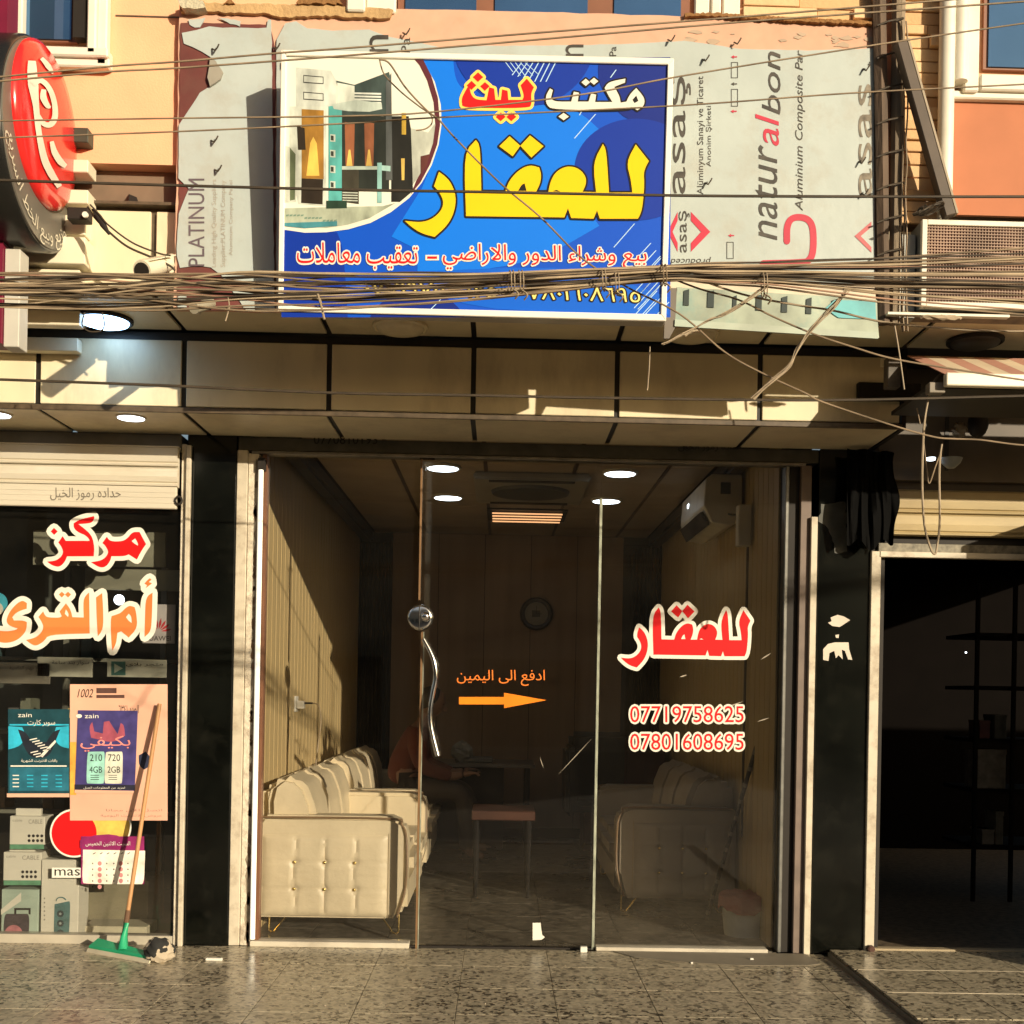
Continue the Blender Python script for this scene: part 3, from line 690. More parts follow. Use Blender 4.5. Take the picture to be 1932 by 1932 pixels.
# wall-mounted air conditioner on the right wall
a0 = WX(1345, 1015, XW-.30)
ac = empty('split_air_conditioner', (XW, 1.4, 2.2), 'white split air conditioner high on the right office wall', 'air conditioner')
acm = mat('ac_plastic', (.72, .70, .62), .35, dirt=.2)
zA, zB = 2.35, 2.66; y0_, y1_ = .95, 1.85
pr = [(XW-.02, zA+.04), (XW-.10, zA), (XW-.20, zA+.02), (XW-.25, zA+.12), (XW-.24, zB-.03), (XW-.20, zB), (XW-.02, zB)]
MB().prism([(x, y0_, z) for x, z in pr], (0, y1_-y0_, 0)).build('casing', acm, ac, bevel=.006)
MB().prism([(XW-.245, y0_+.05, zA+.09), (XW-.205, y0_+.05, zA+.013), (XW-.215, y0_+.05, zA+.004), (XW-.262, y0_+.05, zA+.085)], (0, y1_-y0_-.1, 0)).build('louvre', darkm, ac)
bx((XW-.15, y0_-.003, zB-.12), (XW-.09, y0_, zB-.05)).build('side_label', mat('label_grey', (.1, .1, .09), .6), ac)
bx((XW-.247, 1.55, 2.55), (XW-.243, 1.60, 2.575)).build('display', lampon, ac)
rc = empty('junction_box', (XW-.05, .66, 2.25), 'small white box with a cable beside the office air conditioner', 'box')
bx((XW-.09, .70, 2.2), (XW-.015, .78, 2.44)).build('housing', acm, rc, bevel=.006)
MB().tube(spline([(XW-.05, .74, 2.38), (XW-.06, .85, 2.40), (XW-.10, .95, 2.42)], 5), .006, 6).build('cable', darkm, rc)
MB().tube([(XW-.02, .76, 2.2), (XW-.02, .77, 1.2), (XW-.02, .78, .5)], .008, 6).build('conduit', mat('conduit_brown', (.06, .045, .03), .6), rc)
# wall clock
ck = W(1012, 1158, YBK-.03); co = empty('wall_clock', (ck.x, YBK, ck.z-.14), 'round dark wall clock with a pale face on the office back wall', 'clock')
MB().lathe((ck.x, YBK-.002, ck.z), [(.150, 0), (.150, -.03), (.135, -.045), (.11, -.04), (.105, -.03)], 'y', 40).build('rim', mat('dark_wood_rim', (.025, .015, .01), .35), co, smooth=True)
MB().lathe((ck.x, YBK-.03, ck.z), [(.105, 0), (.105, -.004)], 'y', 32).build('face', mat('clock_face', (.26, .25, .22), .6), co)
bx((ck.x-.04, YBK-.037, ck.z-.03), (ck.x+.035, YBK-.035, ck.z+.03)).build('dial_print', mat('dial_grey', (.08, .075, .06), .6), co)
bx((ck.x-.002, YBK-.040, ck.z), (ck.x+.002, YBK-.038, ck.z+.07)).build('hand', darkm, co); bx((ck.x, YBK-.040, ck.z-.002), (ck.x+.05, YBK-.038, ck.z+.002)).build('hand', darkm, co)

# ------------------------------------------------------------------ office furniture
def sofa(x_back, s, y0, y1, label, ncush, armtop=.65, dep=.80, cream=cream):
    """s=+1: back against the left wall, seat faces right; y0..y1 along the wall"""
    o = empty('sofa', (x_back, (y0+y1)/2, 0), label, 'sofa', 'tufted cream sofas along the office walls')
    X = lambda d: x_back+s*d
    zb = .105
    def arm(y, face):                           # upholstered arm with a tufted outer face
        prof = [(.0, zb), (.0, armtop-.05), (.03, armtop), (dep-.09, armtop), (dep-.02, armtop-.03), (dep, armtop-.10), (dep, zb+.16), (dep-.05, zb)]
        a = MB().prism([(X(d), y, z) for d, z in prof], (0, .17, 0)).build('arm', cream, o, bevel=.022, smooth=True)
        yp = y+.006 if face < 0 else y+.164
        MB().tube(spline([(X(.02), yp, armtop-.012), (X(dep-.10), yp, armtop-.010), (X(dep-.035), yp, armtop-.04), (X(dep-.006), yp, armtop-.12), (X(dep-.006), yp, zb+.18), (X(dep-.05), yp, zb+.01)], 5), .006, 6).build('piping', mat('piping_brown', (.20, .13, .07), .5), a)
        MB().tube([(X(dep-.10), y+(.001 if face < 0 else .169), zb+.01), (X(dep-.10), y+(.001 if face < 0 else .169), armtop-.09)], .003, 5).build('seam', mat('seam_tan', (.33, .26, .16), .7), a)
        yy = y if face < 0 else y+.17
        nx, nz = 48, 36; x0_, x1_, z0_, z1_ = .03, dep-.105, zb+.012, armtop-.10
        bt = [(.26+.24*i, .33+.33*j) for j in range(2) for i in range(3)]
        mb = MB()
        for i in range(nx+1):
            for j in range(nz+1):
                u, v = i/nx, j/nz
                e = min(u, 1-u, v, 1-v); b_ = .016*min(1, e*14)**.5
                for bxx, bz in bt:
                    r2 = ((u-bxx)**2*1.3+(v-bz)**2); b_ -= .015*math.exp(-r2/.0016)
                for bxx in (.26, .50, .74): b_ -= .010*math.exp(-((u-bxx-.006*math.sin(v*9))/.010)**2)*min(1, e*20)
                for bz in (.33, .66): b_ -= .0035*math.exp(-((v-bz)/.010)**2)
                mb.v.append(Vector((X(x0_+u*(x1_-x0_)), yy+face*(b_-.001), z0_+v*(z1_-z0_))))
        for i in range(nx):
            for j in range(nz): k = i*(nz+1)+j; mb.f.append((k, k+1, k+nz+2, k+nz+1))
        pn = mb.build('tufted_panel', cream, a, smooth=True)
        for bxx, bz in bt:
            p = Vector((X(x0_+bxx*(x1_-x0_)), yy+face*.006, z0_+bz*(z1_-z0_)))
            MB().lathe(p, [(.0085, 0), (.009, .003*face), (.006, .007*face), (.001, .008*face)], 'y', 12).build('button', gold, a, smooth=True)
        return a
    arm(y0, -1); arm(y1-.17, 1)
    bx((X(.02), y0+.175, zb), (X(dep-.01), y1-.175, .30)).build('base', cream, o, bevel=.03, smooth=True)
    n = max(1, round((y1-y0)/.75)); wd = (y1-y0-.36)/n
    for k in range(n):
        bx((X(.15), y0+.18+k*wd, .302), (X(dep+.02), y0+.175+(k+1)*wd, .45)).build('seat_cushion', cream, o, bevel=.045, smooth=True)
    bx((X(.0), y0+.1, .30), (X(.10), y1-.1, .80)).build('backrest', cream, o, bevel=.035, smooth=True)
    wd = (y1-y0-.1)/ncush
    for k in range(ncush):                      # plump rolled back cushions
        ya = y0+.05+k*wd+.006; yb = ya+wd-.012; prof = [(.05, .46), (.04, .72), (.06, .81), (.12, .86), (.19, .85), (.25, .80), (.29, .70), (.31, .58), (.31, .46)]
        MB().prism([(X(d), ya, z) for d, z in prof], (0, yb-ya, 0)).build('back_cushion', cream, o, bevel=.035, smooth=True)
    for y in (y0+.12, y1-.12):                  # hairpin legs
        for d, q in ((.10, 1), (dep-.10, -1)):
            MB().tube([(X(d-.05*q*-1), y, zb), (X(d-.02*q), y, .008), (X(d-.035*q), y, .004), (X(d-.05*q), y+.01, .008), (X(d-.05*q), y+.01, zb)], .0055, 6).build('leg', gold, o)
    return o
sofa(XL+.02, 1, .20, 1.78, 'cream sofa nearest the glass on the left with six brass buttons on its sunlit arm', 3)
sofa(XL+.02, 1, 1.84, 3.9, 'cream sofa further back along the left wall where the man sits', 4)
sofa(XW-.02, -1, .93, 2.6, 'dim cream sofa by the right wall behind the bucket', 3, .66, .72, mat('shaded_cream_leather', (.33, .285, .22), .5, var=.1, ns=4, bump=.25, bs=28))  # darker copy of the cream leather puts this sofa's shade in its colour
# seated man
skin = mat('skin', (.20, .11, .07), .6); rust = mat('rust_shirt', (.11, .030, .018), .9); trous = mat('dark_trousers', (.05, .04, .032), .85); hair = mat('black_hair', (.01, .008, .006), .6)
def skinbody(name, pts, edges, rad, m, parent, sub=2):
    me = bpy.data.meshes.new(name); o0 = Vector(parent['_o']); me.from_pydata([Vector(p)-o0 for p in pts], edges, []); me.materials.append(m)
    o = bpy.data.objects.new(name, me); COL.objects.link(o); o.parent = parent; o['_o'] = tuple(o0)
    md = o.modifiers.new('skin', 'SKIN'); md.use_smooth_shade = True
    for i, r in enumerate(rad):
        q = me.skin_vertices[0].data[i]; q.radius = (r, r) if not isinstance(r, tuple) else r; q.use_root = (i == 0)
    s = o.modifiers.new('sub', 'SUBSURF'); s.levels = s.render_levels = sub
    return o
py = 3.12; bxx = -.74
man = empty('person', (bxx, py, 0), 'seated man in rust shirt and dark trousers looking down, on the left sofa', 'person')
# body: pelvis, waist, chest, neck, head; arms; legs (facing +x, towards the middle of the room)
V_ = [(bxx, py, .56), (bxx+.02, py, .72), (bxx+.08, py, .92), (bxx+.12, py, 1.03), (bxx+.17, py, 1.12), (bxx+.19, py, 1.20),
      (bxx+.09, py-.19, .97), (bxx+.15, py-.24, .74), (bxx+.38, py-.16, .66), (bxx+.46, py-.12, .68),
      (bxx+.09, py+.19, .97), (bxx+.15, py+.24, .74), (bxx+.38, py+.14, .67), (bxx+.46, py+.10, .69),
      (bxx+.08, py-.11, .54), (bxx+.47, py-.16, .55), (bxx+.50, py-.17, .28), (bxx+.50, py-.17, .09), (bxx+.64, py-.19, .045),
      (bxx+.08, py+.11, .54), (bxx+.47, py+.18, .55), (bxx+.55, py+.19, .28), (bxx+.56, py+.19, .09), (bxx+.70, py+.21, .045)]
E_ = [(0, 1), (1, 2), (2, 3), (3, 4), (4, 5), (2, 6), (6, 7), (7, 8), (8, 9), (2, 10), (10, 11), (11, 12), (12, 13), (0, 14), (14, 15), (15, 16), (16, 17), (17, 18), (0, 19), (19, 20), (20, 21), (21, 22), (22, 23)]
Rr = [.15, .15, .16, .07, .055, .055, .075, .052, .036, .030, .075, .052, .036, .030, .11, .068, .052, .038, .035, .11, .068, .052, .038, .035]
body = skinbody('body', V_, E_, Rr, skin, man)
# clothes a little larger than the body
skinbody('shirt', [V_[i] for i in (0, 1, 2, 3, 6, 7, 8, 10, 11, 12)], [(0, 1), (1, 2), (2, 3), (2, 4), (4, 5), (5, 6), (2, 7), (7, 8), (8, 9)], [.165, .168, .175, .075, .09, .066, .048, .09, .066, .048], rust, man)
skinbody('trousers', [V_[i] for i in (0, 14, 15, 16, 17, 19, 20, 21, 22)], [(0, 1), (1, 2), (2, 3), (3, 4), (0, 5), (5, 6), (6, 7), (7, 8)], [.158, .12, .085, .070, .060, .12, .085, .070, .060], trous, man)
for a, b in ((17, 18), (22, 23)):
    p, q = Vector(V_[a]), Vector(V_[b]); bx((p.x-.06, p.y-.05, .0), (q.x+.06, p.y+.05, .075)).build('shoe', darkm, man, bevel=.03, smooth=True)
# head bent forward, hair, ear, nose, hands with fingers
hc = Vector((bxx+.215, py, 1.225))
def ellipsoid(c, r, rotx=0, n=20, m=14, tilt=0):
    mb = MB(); Rm = Matrix.Rotation(tilt, 3, 'Y')
    for i in range(m+1):
        t = math.pi*i/m
        for j in range(n):
            g = 2*math.pi*j/n; p = Vector((r[0]*math.sin(t)*math.cos(g), r[1]*math.sin(t)*math.sin(g), r[2]*math.cos(t)))
            mb.v.append(Vector(c)+Rm@p)
    for i in range(m):
        for j in range(n): mb.f.append((i*n+j, i*n+(j+1) % n, (i+1)*n+(j+1) % n, (i+1)*n+j))
    return mb
hd = ellipsoid(hc, (.092, .074, .118), tilt=.5).build('head', skin, man, smooth=True)
ellipsoid(hc+Vector((-.022, 0, .030)), (.098, .083, .108), tilt=.5).build('hair', hair, hd, smooth=True)
ellipsoid(hc+Vector((.085, 0, -.045)), (.022, .014, .024), tilt=.5).build('nose', skin, hd, smooth=True)
for s in (-1, 1): ellipsoid(hc+Vector((-.005, s*.076, -.02)), (.02, .01, .03)).build('ear', skin, hd, smooth=True)
for s in (-1, 1): ellipsoid(hc+Vector((.078, s*.03, -.005)), (.008, .012, .007)).build('eye', darkm, hd, smooth=True)
for s, i in ((-1, 9), (1, 13)):
    c = Vector(V_[i]); pts = [c, c+Vector((.06, 0, .01))]; ed = [(0, 1)]; rr = [.026, .034]
    for k in range(4):
        b0 = c+Vector((.075, (k-1.5)*.019, .012)); L_ = (.036, .042, .04, .032)[k]
        pts += [b0, b0+Vector((L_*.9, 0, .0)), b0+Vector((L_*1.4, -s*.0, -.022))]; n0 = len(pts)-3; ed += [(1, n0), (n0, n0+1), (n0+1, n0+2)]; rr += [.010, .0085, .007]
    b0 = c+Vector((.03, -s*.035, .01)); pts += [b0, b0+Vector((.035, -s*.015, .01))]; ed += [(1, len(pts)-2), (len(pts)-2, len(pts)-1)]; rr += [.011, .008]
    skinbody('hand', pts, ed, rr, skin, man, 1)
# phone he looks at
ph = empty('phone', (bxx+.55, py, .72), 'small phone held by the seated man', 'phone')
bx((bxx+.50, py-.04, .70), (bxx+.60, py+.04, .708)).build('case', darkm, ph)
# brown stool table
def legs4(o, x0, x1, y0, y1, h, m, r=.014, sp=.0, wav=False):
    for x, y, a, b in ((x0, y0, -1, -1), (x1, y0, 1, -1), (x0, y1, -1, 1), (x1, y1, 1, 1)):
        MB().tube([(x, y, h), (x+a*sp, y+b*sp, 0)], [r*1.2, r*.7], 8).build('leg', m, o)
x0 = W(890, 1530, 1.45).x; x1 = W(1010, 1530, 1.45).x
tb_ = empty('coffee_table', ((x0+x1)/2, 1.65, 0), 'small brown-topped table with thin dark legs in the middle of the office', 'table')
bx((x0, 1.45, .50), (x1, 1.9, .56)).build('table_top', mat('brown_wood', (.055, .022, .013), .35, var=.3), tb_, bevel=.006)
legs4(tb_, x0+.03, x1-.04, 1.49, 1.86, .50, mat('leg_black', (.008, .007, .006), .6, spec=.1), .017, .0)
# desk with clutter
dk = empty('desk', (-.0, 3.6, 0), 'dark desk with a pale edge at the back of the office', 'desk')
xa, xb = W(745, 1450, 3.3).x, W(1010, 1450, 3.3).x
bx((xa, 3.3, .715), (xb, 3.95, .745)).build('desk_top', mat('desk_grey', (.12, .11, .1), .3), dk, bevel=.003)
bx((xa+.03, 3.36, .05), (xb-.25, 3.38, .71)).build('modesty_panel', darkm, dk)
bx((xa+.02, 3.34, 0), (xa+.06, 3.9, .714)).build('side_panel', darkm, dk); bx((xb-.08, 3.34, 0), (xb-.04, 3.9, .714)).build('side_panel', darkm, dk)
pb = empty('plastic_bag', (-.28, 3.45, .745), 'crumpled pale plastic bag lying on the back desk', 'bag')
mb = ellipsoid((-.30, 3.45, .83), (.09, .07, .085), n=14, m=9)
for v in mb.v: v += Vector((random.uniform(-1, 1), random.uniform(-1, 1), random.uniform(-1, 1)))*.012
mb.build('bag', mat('bag_plastic', (.20, .20, .18), .5), pb); bx((-.36, 3.42, .745), (-.05, 3.6, .79)).build('folded_paper', mat('bag_plastic2', (.12, .12, .11), .5), pb, bevel=.01)
# black chair and dark counter on the right behind the sofa
bc = empty('office_chair', (.72, 2.75, 0), 'black padded office chair beside the right sofa', 'chair')
bx((.52, 2.78, .42), (1.0, 3.2, .50)).build('seat', mat('black_leather', (.015, .015, .013), .4), bc, bevel=.03, smooth=True)
bx((.50, 2.70, .40), (.60, 3.2, .92)).build('armrest', MATS['black_leather'], bc, bevel=.03, smooth=True)
bx((.55, 3.2, .48), (1.0, 3.3, 1.02)).build('backrest', MATS['black_leather'], bc, bevel=.04, smooth=True)
MB().cyl((.76, 3.0, .06), (.76, 3.0, .42), .03, 10).build('post', darkm, bc)
for k in range(5): g = k*math.tau/5; MB().tube([(.76, 3.0, .06), (.76+.27*math.cos(g), 3+.27*math.sin(g), .03)], .016, 6).build('leg', darkm, bc)
mr_ = empty('wall_cabinet', (.95, 3.7, 0), 'dark maroon cabinet at the back right of the office', 'cabinet')
bx((.72, 3.75, 0), (1.40, 4.2, .95)).build('carcass', mat('maroon_wood', (.05, .010, .012), .4), mr_, bevel=.005)
for a in (.73, 1.07): bx((a, 3.735, .05), (a+.32, 3.75, .92)).build('door', MATS['maroon_wood'], mr_, bevel=.003)
# bucket with cloth, sticks
bk = empty('bucket', (1.28, .45, 0), 'grey white plastic bucket with a reddish cloth over its rim, inside the right pane', 'bucket')
c = WZ(1402, 1763, 0.0)
MB().lathe((c.x, c.y, 0), [(.105, 0), (.125, .19), (.132, .195), (.132, .205), (.122, .205), (.102, .01)], 'z', 32).build('pail', mat('bucket_plastic', (.80, .84, .80), .4, dirt=.15), bk, smooth=True)
mb = MB(); n = 28; ring = []
for i in range(5):
    for j in range(n):
        g = 2*math.pi*j/n; r = (.0, .07, .125, .138, .142)[i]; z = .225 if i < 3 else (.215 if i == 3 else .215-.03-.045*abs(math.sin(g*1.5+1))-random.uniform(0, .015))
        mb.v.append(Vector((c.x+r*math.cos(g), c.y+r*math.sin(g), z+random.uniform(-.008, .012))))
for i in range(4):
    for j in range(n): mb.f.append((i*n+j, i*n+(j+1) % n, (i+1)*n+(j+1) % n, (i+1)*n+j))
mb.build('cloth', mat('reddish_cloth', (.40, .16, .14), .9, bump=.4), bk, smooth=True)
bd = ((bk['_o']))
def stick(name, p, q, r, m, label, cat, extra=None, bands=0, bm_=None):
    o = empty(name, q if isinstance(q, tuple) else tuple(q), label, cat)
    MB().cyl(p, q, r, 10).build('handle', m, o, smooth=True)
    p, q = Vector(p), Vector(q)
    for k in range(bands):
        t = (k+.5)/bands; a = p.lerp(q, t-.008); b = p.lerp(q, t+.012); MB().cyl(a, b, r*1.12, 10).build('worn_band', bm_, o)
    return o
st1 = stick('mop', W(1438, 1372, .55), WZ(1332, 1735, .01), .013, mat('dark_patterned_handle', (.02, .016, .012), .5, var=.8, ns=50), 'long dark patterned stick leaning across the right pane over the sofa', 'mop', bands=12, bm_=mat('worn_band', (.16, .14, .11), .6))
st2 = stick('broom_stick', W(1478, 1500, .35), WZ(1450, 1740, .05), .010, darkm, 'thin dark stick standing in the right corner by the bucket', 'stick')
# socket with charger and lead on the left wall
sp = WX(557, 1328, XL)
sk = empty('wall_socket', tuple(sp), 'white wall socket with plugged-in charger above the left sofa', 'socket')
bx((XL, sp.y-.05, sp.z-.05), (XL+.012, sp.y+.05, sp.z+.05)).build('plate', printw, sk, bevel=.003)
bx((XL+.012, sp.y-.03, sp.z-.03), (XL+.06, sp.y+.03, sp.z+.02)).build('charger', printw, sk, bevel=.006)
bx((XL+.06, sp.y-.012, sp.z), (XL+.11, sp.y+.012, sp.z+.012)).build('plug', darkm, sk)
MB().tube(spline([(XL+.11, sp.y, sp.z+.006), (XL+.15, sp.y-.01, sp.z-.01), (XL+.165, sp.y, sp.z-.10), (XL+.15, sp.y, sp.z-.25), (XL+.14, sp.y-.02, .84)], 6), .004, 6).build('charging_lead', cablel, sk)

# ------------------------------------------------------------------ phone shop on the left
fl2 = MB().box((-4, .0, -.2), (-1.66, 3, -.002)).build('floor', mat('left_floor', (.10, .09, .07), .5), None, kind='structure', label='dark floor inside the phone shop on the left')
wl2 = MB().box((-4, 1.6, 0), (-1.45, 1.7, 2.8)).build('wall_back', mat('green_dark_wall', (.035, .04, .03), .6), None, kind='structure', label='dark back wall of the phone shop')
bx((-1.66, .26, 0), (-1.46, 1.6, 2.8)).build('wall_side', MATS['green_dark_wall'], None, kind='structure', label='dark side wall of the phone shop')
bx((-4, .1, 2.5), (-1.4, 1.7, 2.6)).build('ceiling', darkm, None, kind='structure', label='dark ceiling of the phone shop')
ps = empty('shop_window', (0, 0, 0)); ps.parent = bld
xs1 = W(338, 1400, .0).x
spn = bx((-3.2, .0, .05), (xs1, .006, zbot+.05)).build('glass_pane', g_s, ps)
bx((-3.2, -.02, 0), (xs1+.01, .05, .045)).build('sill', mat('pale_sill2', (.42, .38, .3), .5, dirt=.5), ps)
vstrip('light_strip', 331, 1280, 335, 1795, -.012, .012, mat('violet_strip', (.6, .58, .62), .3, emit=(.6, .55, 1), es=.25), ps)
vstrip('frame_strip', 336, 965, 343, 1800, -.02, .04, beige, ps)
R1 = Rg(0, 940, 4.83)
MRK = [[(1240, 372), (1290, 374), (1320, 430), (1350, 485), (1308, 545), (1265, 628), (1225, 602), (1190, 580), (1150, 597), (1030, 597), (1020, 640), (985, 688), (945, 703), (900, 690), (842, 652), (920, 640), (970, 615), (998, 575), (1000, 545), (975, 500), (947, 475), (988, 418), (1018, 460), (1130, 460), (1180, 430), (1210, 390)],
       [(580, 412), (608, 455), (828, 455), (825, 438), (790, 402), (720, 375), (682, 335), (682, 292), (740, 257), (868, 227), (875, 240), (855, 285), (800, 296), (725, 300), (765, 330), (830, 385), (860, 440), (873, 520), (867, 597), (620, 598), (600, 650), (560, 690), (530, 694), (480, 680), (437, 647), (510, 640), (560, 610), (588, 562), (570, 510), (540, 470)],
       [(500, 335), (534, 368), (502, 400), (470, 368)]]
MRH = [[(1250, 432), (1278, 480), (1275, 500), (1240, 480), (1217, 457)]]
AMQ = [[(1410, 932), (1405, 1150), (1395, 1290), (1336, 1343), (1340, 1150), (1348, 975)],
       [(1385, 800), (1400, 815), (1375, 835), (1405, 848), (1345, 893), (1360, 865), (1335, 850), (1365, 815)],
       [(1200, 1052), (1245, 1068), (1262, 1130), (1270, 1260), (1190, 1348), (1120, 1290), (1085, 1305), (1075, 1400), (1040, 1468), (1030, 1400), (1022, 1200), (1032, 1150), (1080, 1135), (1120, 1118), (1160, 1075)],
       [(945, 937), (955, 1100), (955, 1270), (905, 1338), (895, 1200), (888, 977)],
       [(825, 932), (828, 1150), (830, 1310), (450, 1320), (410, 1380), (340, 1426), (290, 1410), (242, 1370), (330, 1350), (385, 1300), (405, 1250), (385, 1200), (357, 1157), (400, 1107), (420, 1150), (450, 1163), (555, 1165), (572, 1150), (552, 1108), (610, 1032), (653, 1088), (670, 1160), (775, 1163), (770, 1000), (800, 952)],
       [(572, 925), (600, 950), (572, 978), (545, 950)], [(630, 925), (657, 950), (630, 978), (602, 950)],
       [(215, 1007), (250, 1030), (248, 1082), (215, 1090), (150, 1118), (115, 1160), (130, 1190), (210, 1190), (250, 1205), (245, 1290), (170, 1368), (80, 1398), (0, 1393), (-60, 1360), (-90, 1300), (-50, 1275), (0, 1287), (80, 1290), (150, 1277), (165, 1262), (130, 1255), (72, 1228), (60, 1180), (90, 1110), (140, 1050), (180, 1018)]]
AMH = [[(1190, 1127), (1215, 1152), (1218, 1213), (1190, 1195), (1165, 1160)], [(610, 1087), (638, 1130), (630, 1158), (600, 1130)]]
f1 = lambda x, y: W(*R1(x, y), .0)
decal('lettering_outline', MRK, f1, NF, .001, printw, spn, grow=42); decal('lettering', MRK, f1, NF, .002, printr, spn, holes=MRH)
decal('lettering_outline', AMQ, f1, NF, .001, printw, spn, grow=46); decal('lettering', AMQ, f1, NF, .002, mat('print_peach', (.80, .19, .05), .6, var=.2, ns=1.5, spec=.2), spn, holes=AMH)
# things behind the window
def at(Y, th=0): return lambda u, v: W(u, v, Y)
def poster(name, q, Y, m, label, cat='poster'):
    pts = [W(u, v, Y) for u, v in q]; o = empty(name, tuple(W((q[2][0]+q[3][0])/2, (q[2][1]+q[3][1])/2, Y)), label, cat)
    MB().prism(pts, (0, .0015, 0)).build('sheet', m, o); return o
def C(name, c, r=.5, **k): return mat(name, c, r, var=.28, ns=14, spec=.3, **k)
pinkp = mat('pink_orange_paper', (.72, .40, .28), .6, var=.12, ns=3)
YG = -.003
p1 = poster('poster', box4(132, 1291, 316, 1548), YG, pinkp, 'large pale pink poster behind the leaning squeegee pole')
text('lettering', '1002', box4(146, 1300, 176, 1316), at(YG), NF, .001, printb, p1, base=.02, shear=.3)
text('lettering', 'العدد ١٤٣٦', box4(224, 1330, 262, 1346), at(YG), NF, .001, printb, p1)
for a, b, c, d in ((182, 1298, 220, 1308), (182, 1311, 235, 1317)): decal('printed_pill', [box4(a, b, c, d)], at(YG), NF, .001, C('pill_brown', (.10, .05, .04)), p1, sm=False)
text('lettering', 'اتصل الآن مجانا', box4(200, 1526, 306, 1532), at(YG), NF, .001, C('faint_print', (.35, .18, .14)), p1)
text('lettering', 'عروض الانترنت اليومية', box4(190, 1536, 306, 1542), at(YG), NF, .001, MATS['faint_print'], p1)
decal('printed_strip', [box4(132, 1400, 144, 1500)], at(YG), NF, .0005, C('strip_orange', (.75, .36, .06)), p1, sm=False)
decal('printed_emblem', [[(262, 1425), (275, 1418), (284, 1428), (284, 1445), (272, 1452), (262, 1444)]], at(YG), NF, .001, C('navy_print', (.03, .035, .07)), p1)
p2 = poster('poster', [(147, 1340), (260, 1341), (254, 1497), (141, 1496)], YG-.0035, C('violet_blue_print', (.055, .045, .17)), 'violet blue mobile tariff poster with price cards 210 and 720')
f2 = at(YG-.0035)
decal('bottom_band', [[(141, 1480), (255, 1481), (254, 1491), (141, 1490)]], f2, NF, .001, C('night_print', (.02, .02, .035)), p2, sm=False)
decal('paper_edge', [[(141, 1490), (254, 1492), (254, 1497), (141, 1496)]], f2, NF, .001, pinkp, p2, sm=False)
text('lettering', 'zain', box4(160, 1347, 186, 1355), f2, NF, .001, printw, p2, base=.03); decal('printed_swirl', [[(149+6*math.cos(t), 1351+4*math.sin(t)) for t in [j*.63 for j in range(10)]]], f2, NF, .001, printw, p2)
text('lettering_outline', 'بكيفي', box4(152, 1388, 246, 1418), f2, NF, .001, C('print_mint', (.35, .62, .55)), p2, base=.05, off=.03)
text('lettering', 'بكيفي', box4(152, 1388, 246, 1418), f2, NF, .0018, C('print_coral', (.75, .25, .22)), p2, base=.03)
decal('printed_figure', [[(196, 1362), (206, 1360), (212, 1370), (222, 1385), (228, 1364), (234, 1368), (236, 1388), (220, 1398), (205, 1400), (190, 1396), (172, 1392), (168, 1372), (174, 1362), (178, 1380), (194, 1384)]], f2, NF, .0005, C('print_figure', (.35, .08, .12)), p2)
for a, t, t2, cc in ((167, '210', '4GB', (.30, .60, .52)), (201, '720', '2GB', (.62, .62, .52))):
    decal('price_card', [[(a+1, 1418), (a+29, 1418), (a+31, 1422), (a+30, 1476), (a+27, 1479), (a-2, 1478), (a-4, 1474), (a-2, 1421)]], f2, NF, .0012, C('card_%s' % t, cc), p2)
    text('lettering', t, box4(a+3, 1423, a+26, 1436), f2, NF, .002, printb, p2, base=.03); text('lettering', t2, box4(a+2, 1446, a+26, 1458), f2, NF, .002, printb, p2, base=.03)
    for k in range(3): decal('print_line', [box4(a+4, 1462+k*4, a+20, 1463.2+k*4)], f2, NF, .002, printb, p2, sm=False)
text('lettering', 'لمزيد من المعلومات اتصل', box4(158, 1484, 236, 1489), f2, NF, .002, printw, p2)
p3 = poster('poster', box4(15, 1338, 131, 1497), YG-.0015, C('teal_night_print', (.010, .05, .065)), 'dark teal mobile poster with rows of small print, left of the pink one')
f3_ = at(YG-.0015)
decal('printed_glow', [[(16, 1370), (42, 1372), (50, 1390), (38, 1408), (16, 1414)]], f3_, NF, .0006, C('cyan_glow_print', (.03, .40, .58)), p3); decal('printed_glow', [[(106, 1372), (130, 1370), (130, 1412), (112, 1408), (100, 1390)]], f3_, NF, .0006, MATS['cyan_glow_print'], p3)
decal('printed_band', [box4(18, 1366, 130, 1369)], f3_, NF, .0007, MATS['cyan_glow_print'], p3, sm=False)
decal('printed_arc', [[(34, 1376), (48, 1380), (60, 1400), (88, 1400), (100, 1380), (114, 1376), (104, 1400), (96, 1422), (84, 1430), (60, 1430), (46, 1412)]], f3_, NF, .0008, C('dark_figure', (.015, .02, .03)), p3)
for k in range(9): a, b = 56+5*k % 28, 1392+4*k; decal('print_line', [[(a, b+3), (a+14, b), (a+14, b+2), (a, b+5)]], f3_, NF, .001, printw, p3, sm=False)
decal('print_line', [[(76, 1425), (104, 1396), (106, 1400), (80, 1429)]], f3_, NF, .001, printw, p3, sm=False)
text('lettering', 'zain', box4(34, 1345, 60, 1353), f3_, NF, .001, printw, p3, base=.03); text('lettering', 'سوبر كارت', box4(52, 1358, 104, 1370), f3_, NF, .001, printw, p3, base=.03)
text('lettering', 'باقات الانترنت الشهرية', box4(40, 1432, 108, 1439), f3_, NF, .001, printw, p3)
decal('printed_table', [box4(18, 1448, 130, 1492)], f3_, NF, .0006, C('table_blue', (.02, .13, .19)), p3, sm=False); decal('printed_band', [box4(20, 1444, 126, 1446.5)], f3_, NF, .0008, printw, p3, sm=False)
for r in range(4):
    for c_ in range(4): decal('print_line', [box4(24+27*c_, 1462+7*r, 36+27*c_, 1464+7*r)], f3_, NF, .001, MATS['cyan_glow_print'] if c_ else printw, p3, sm=False)
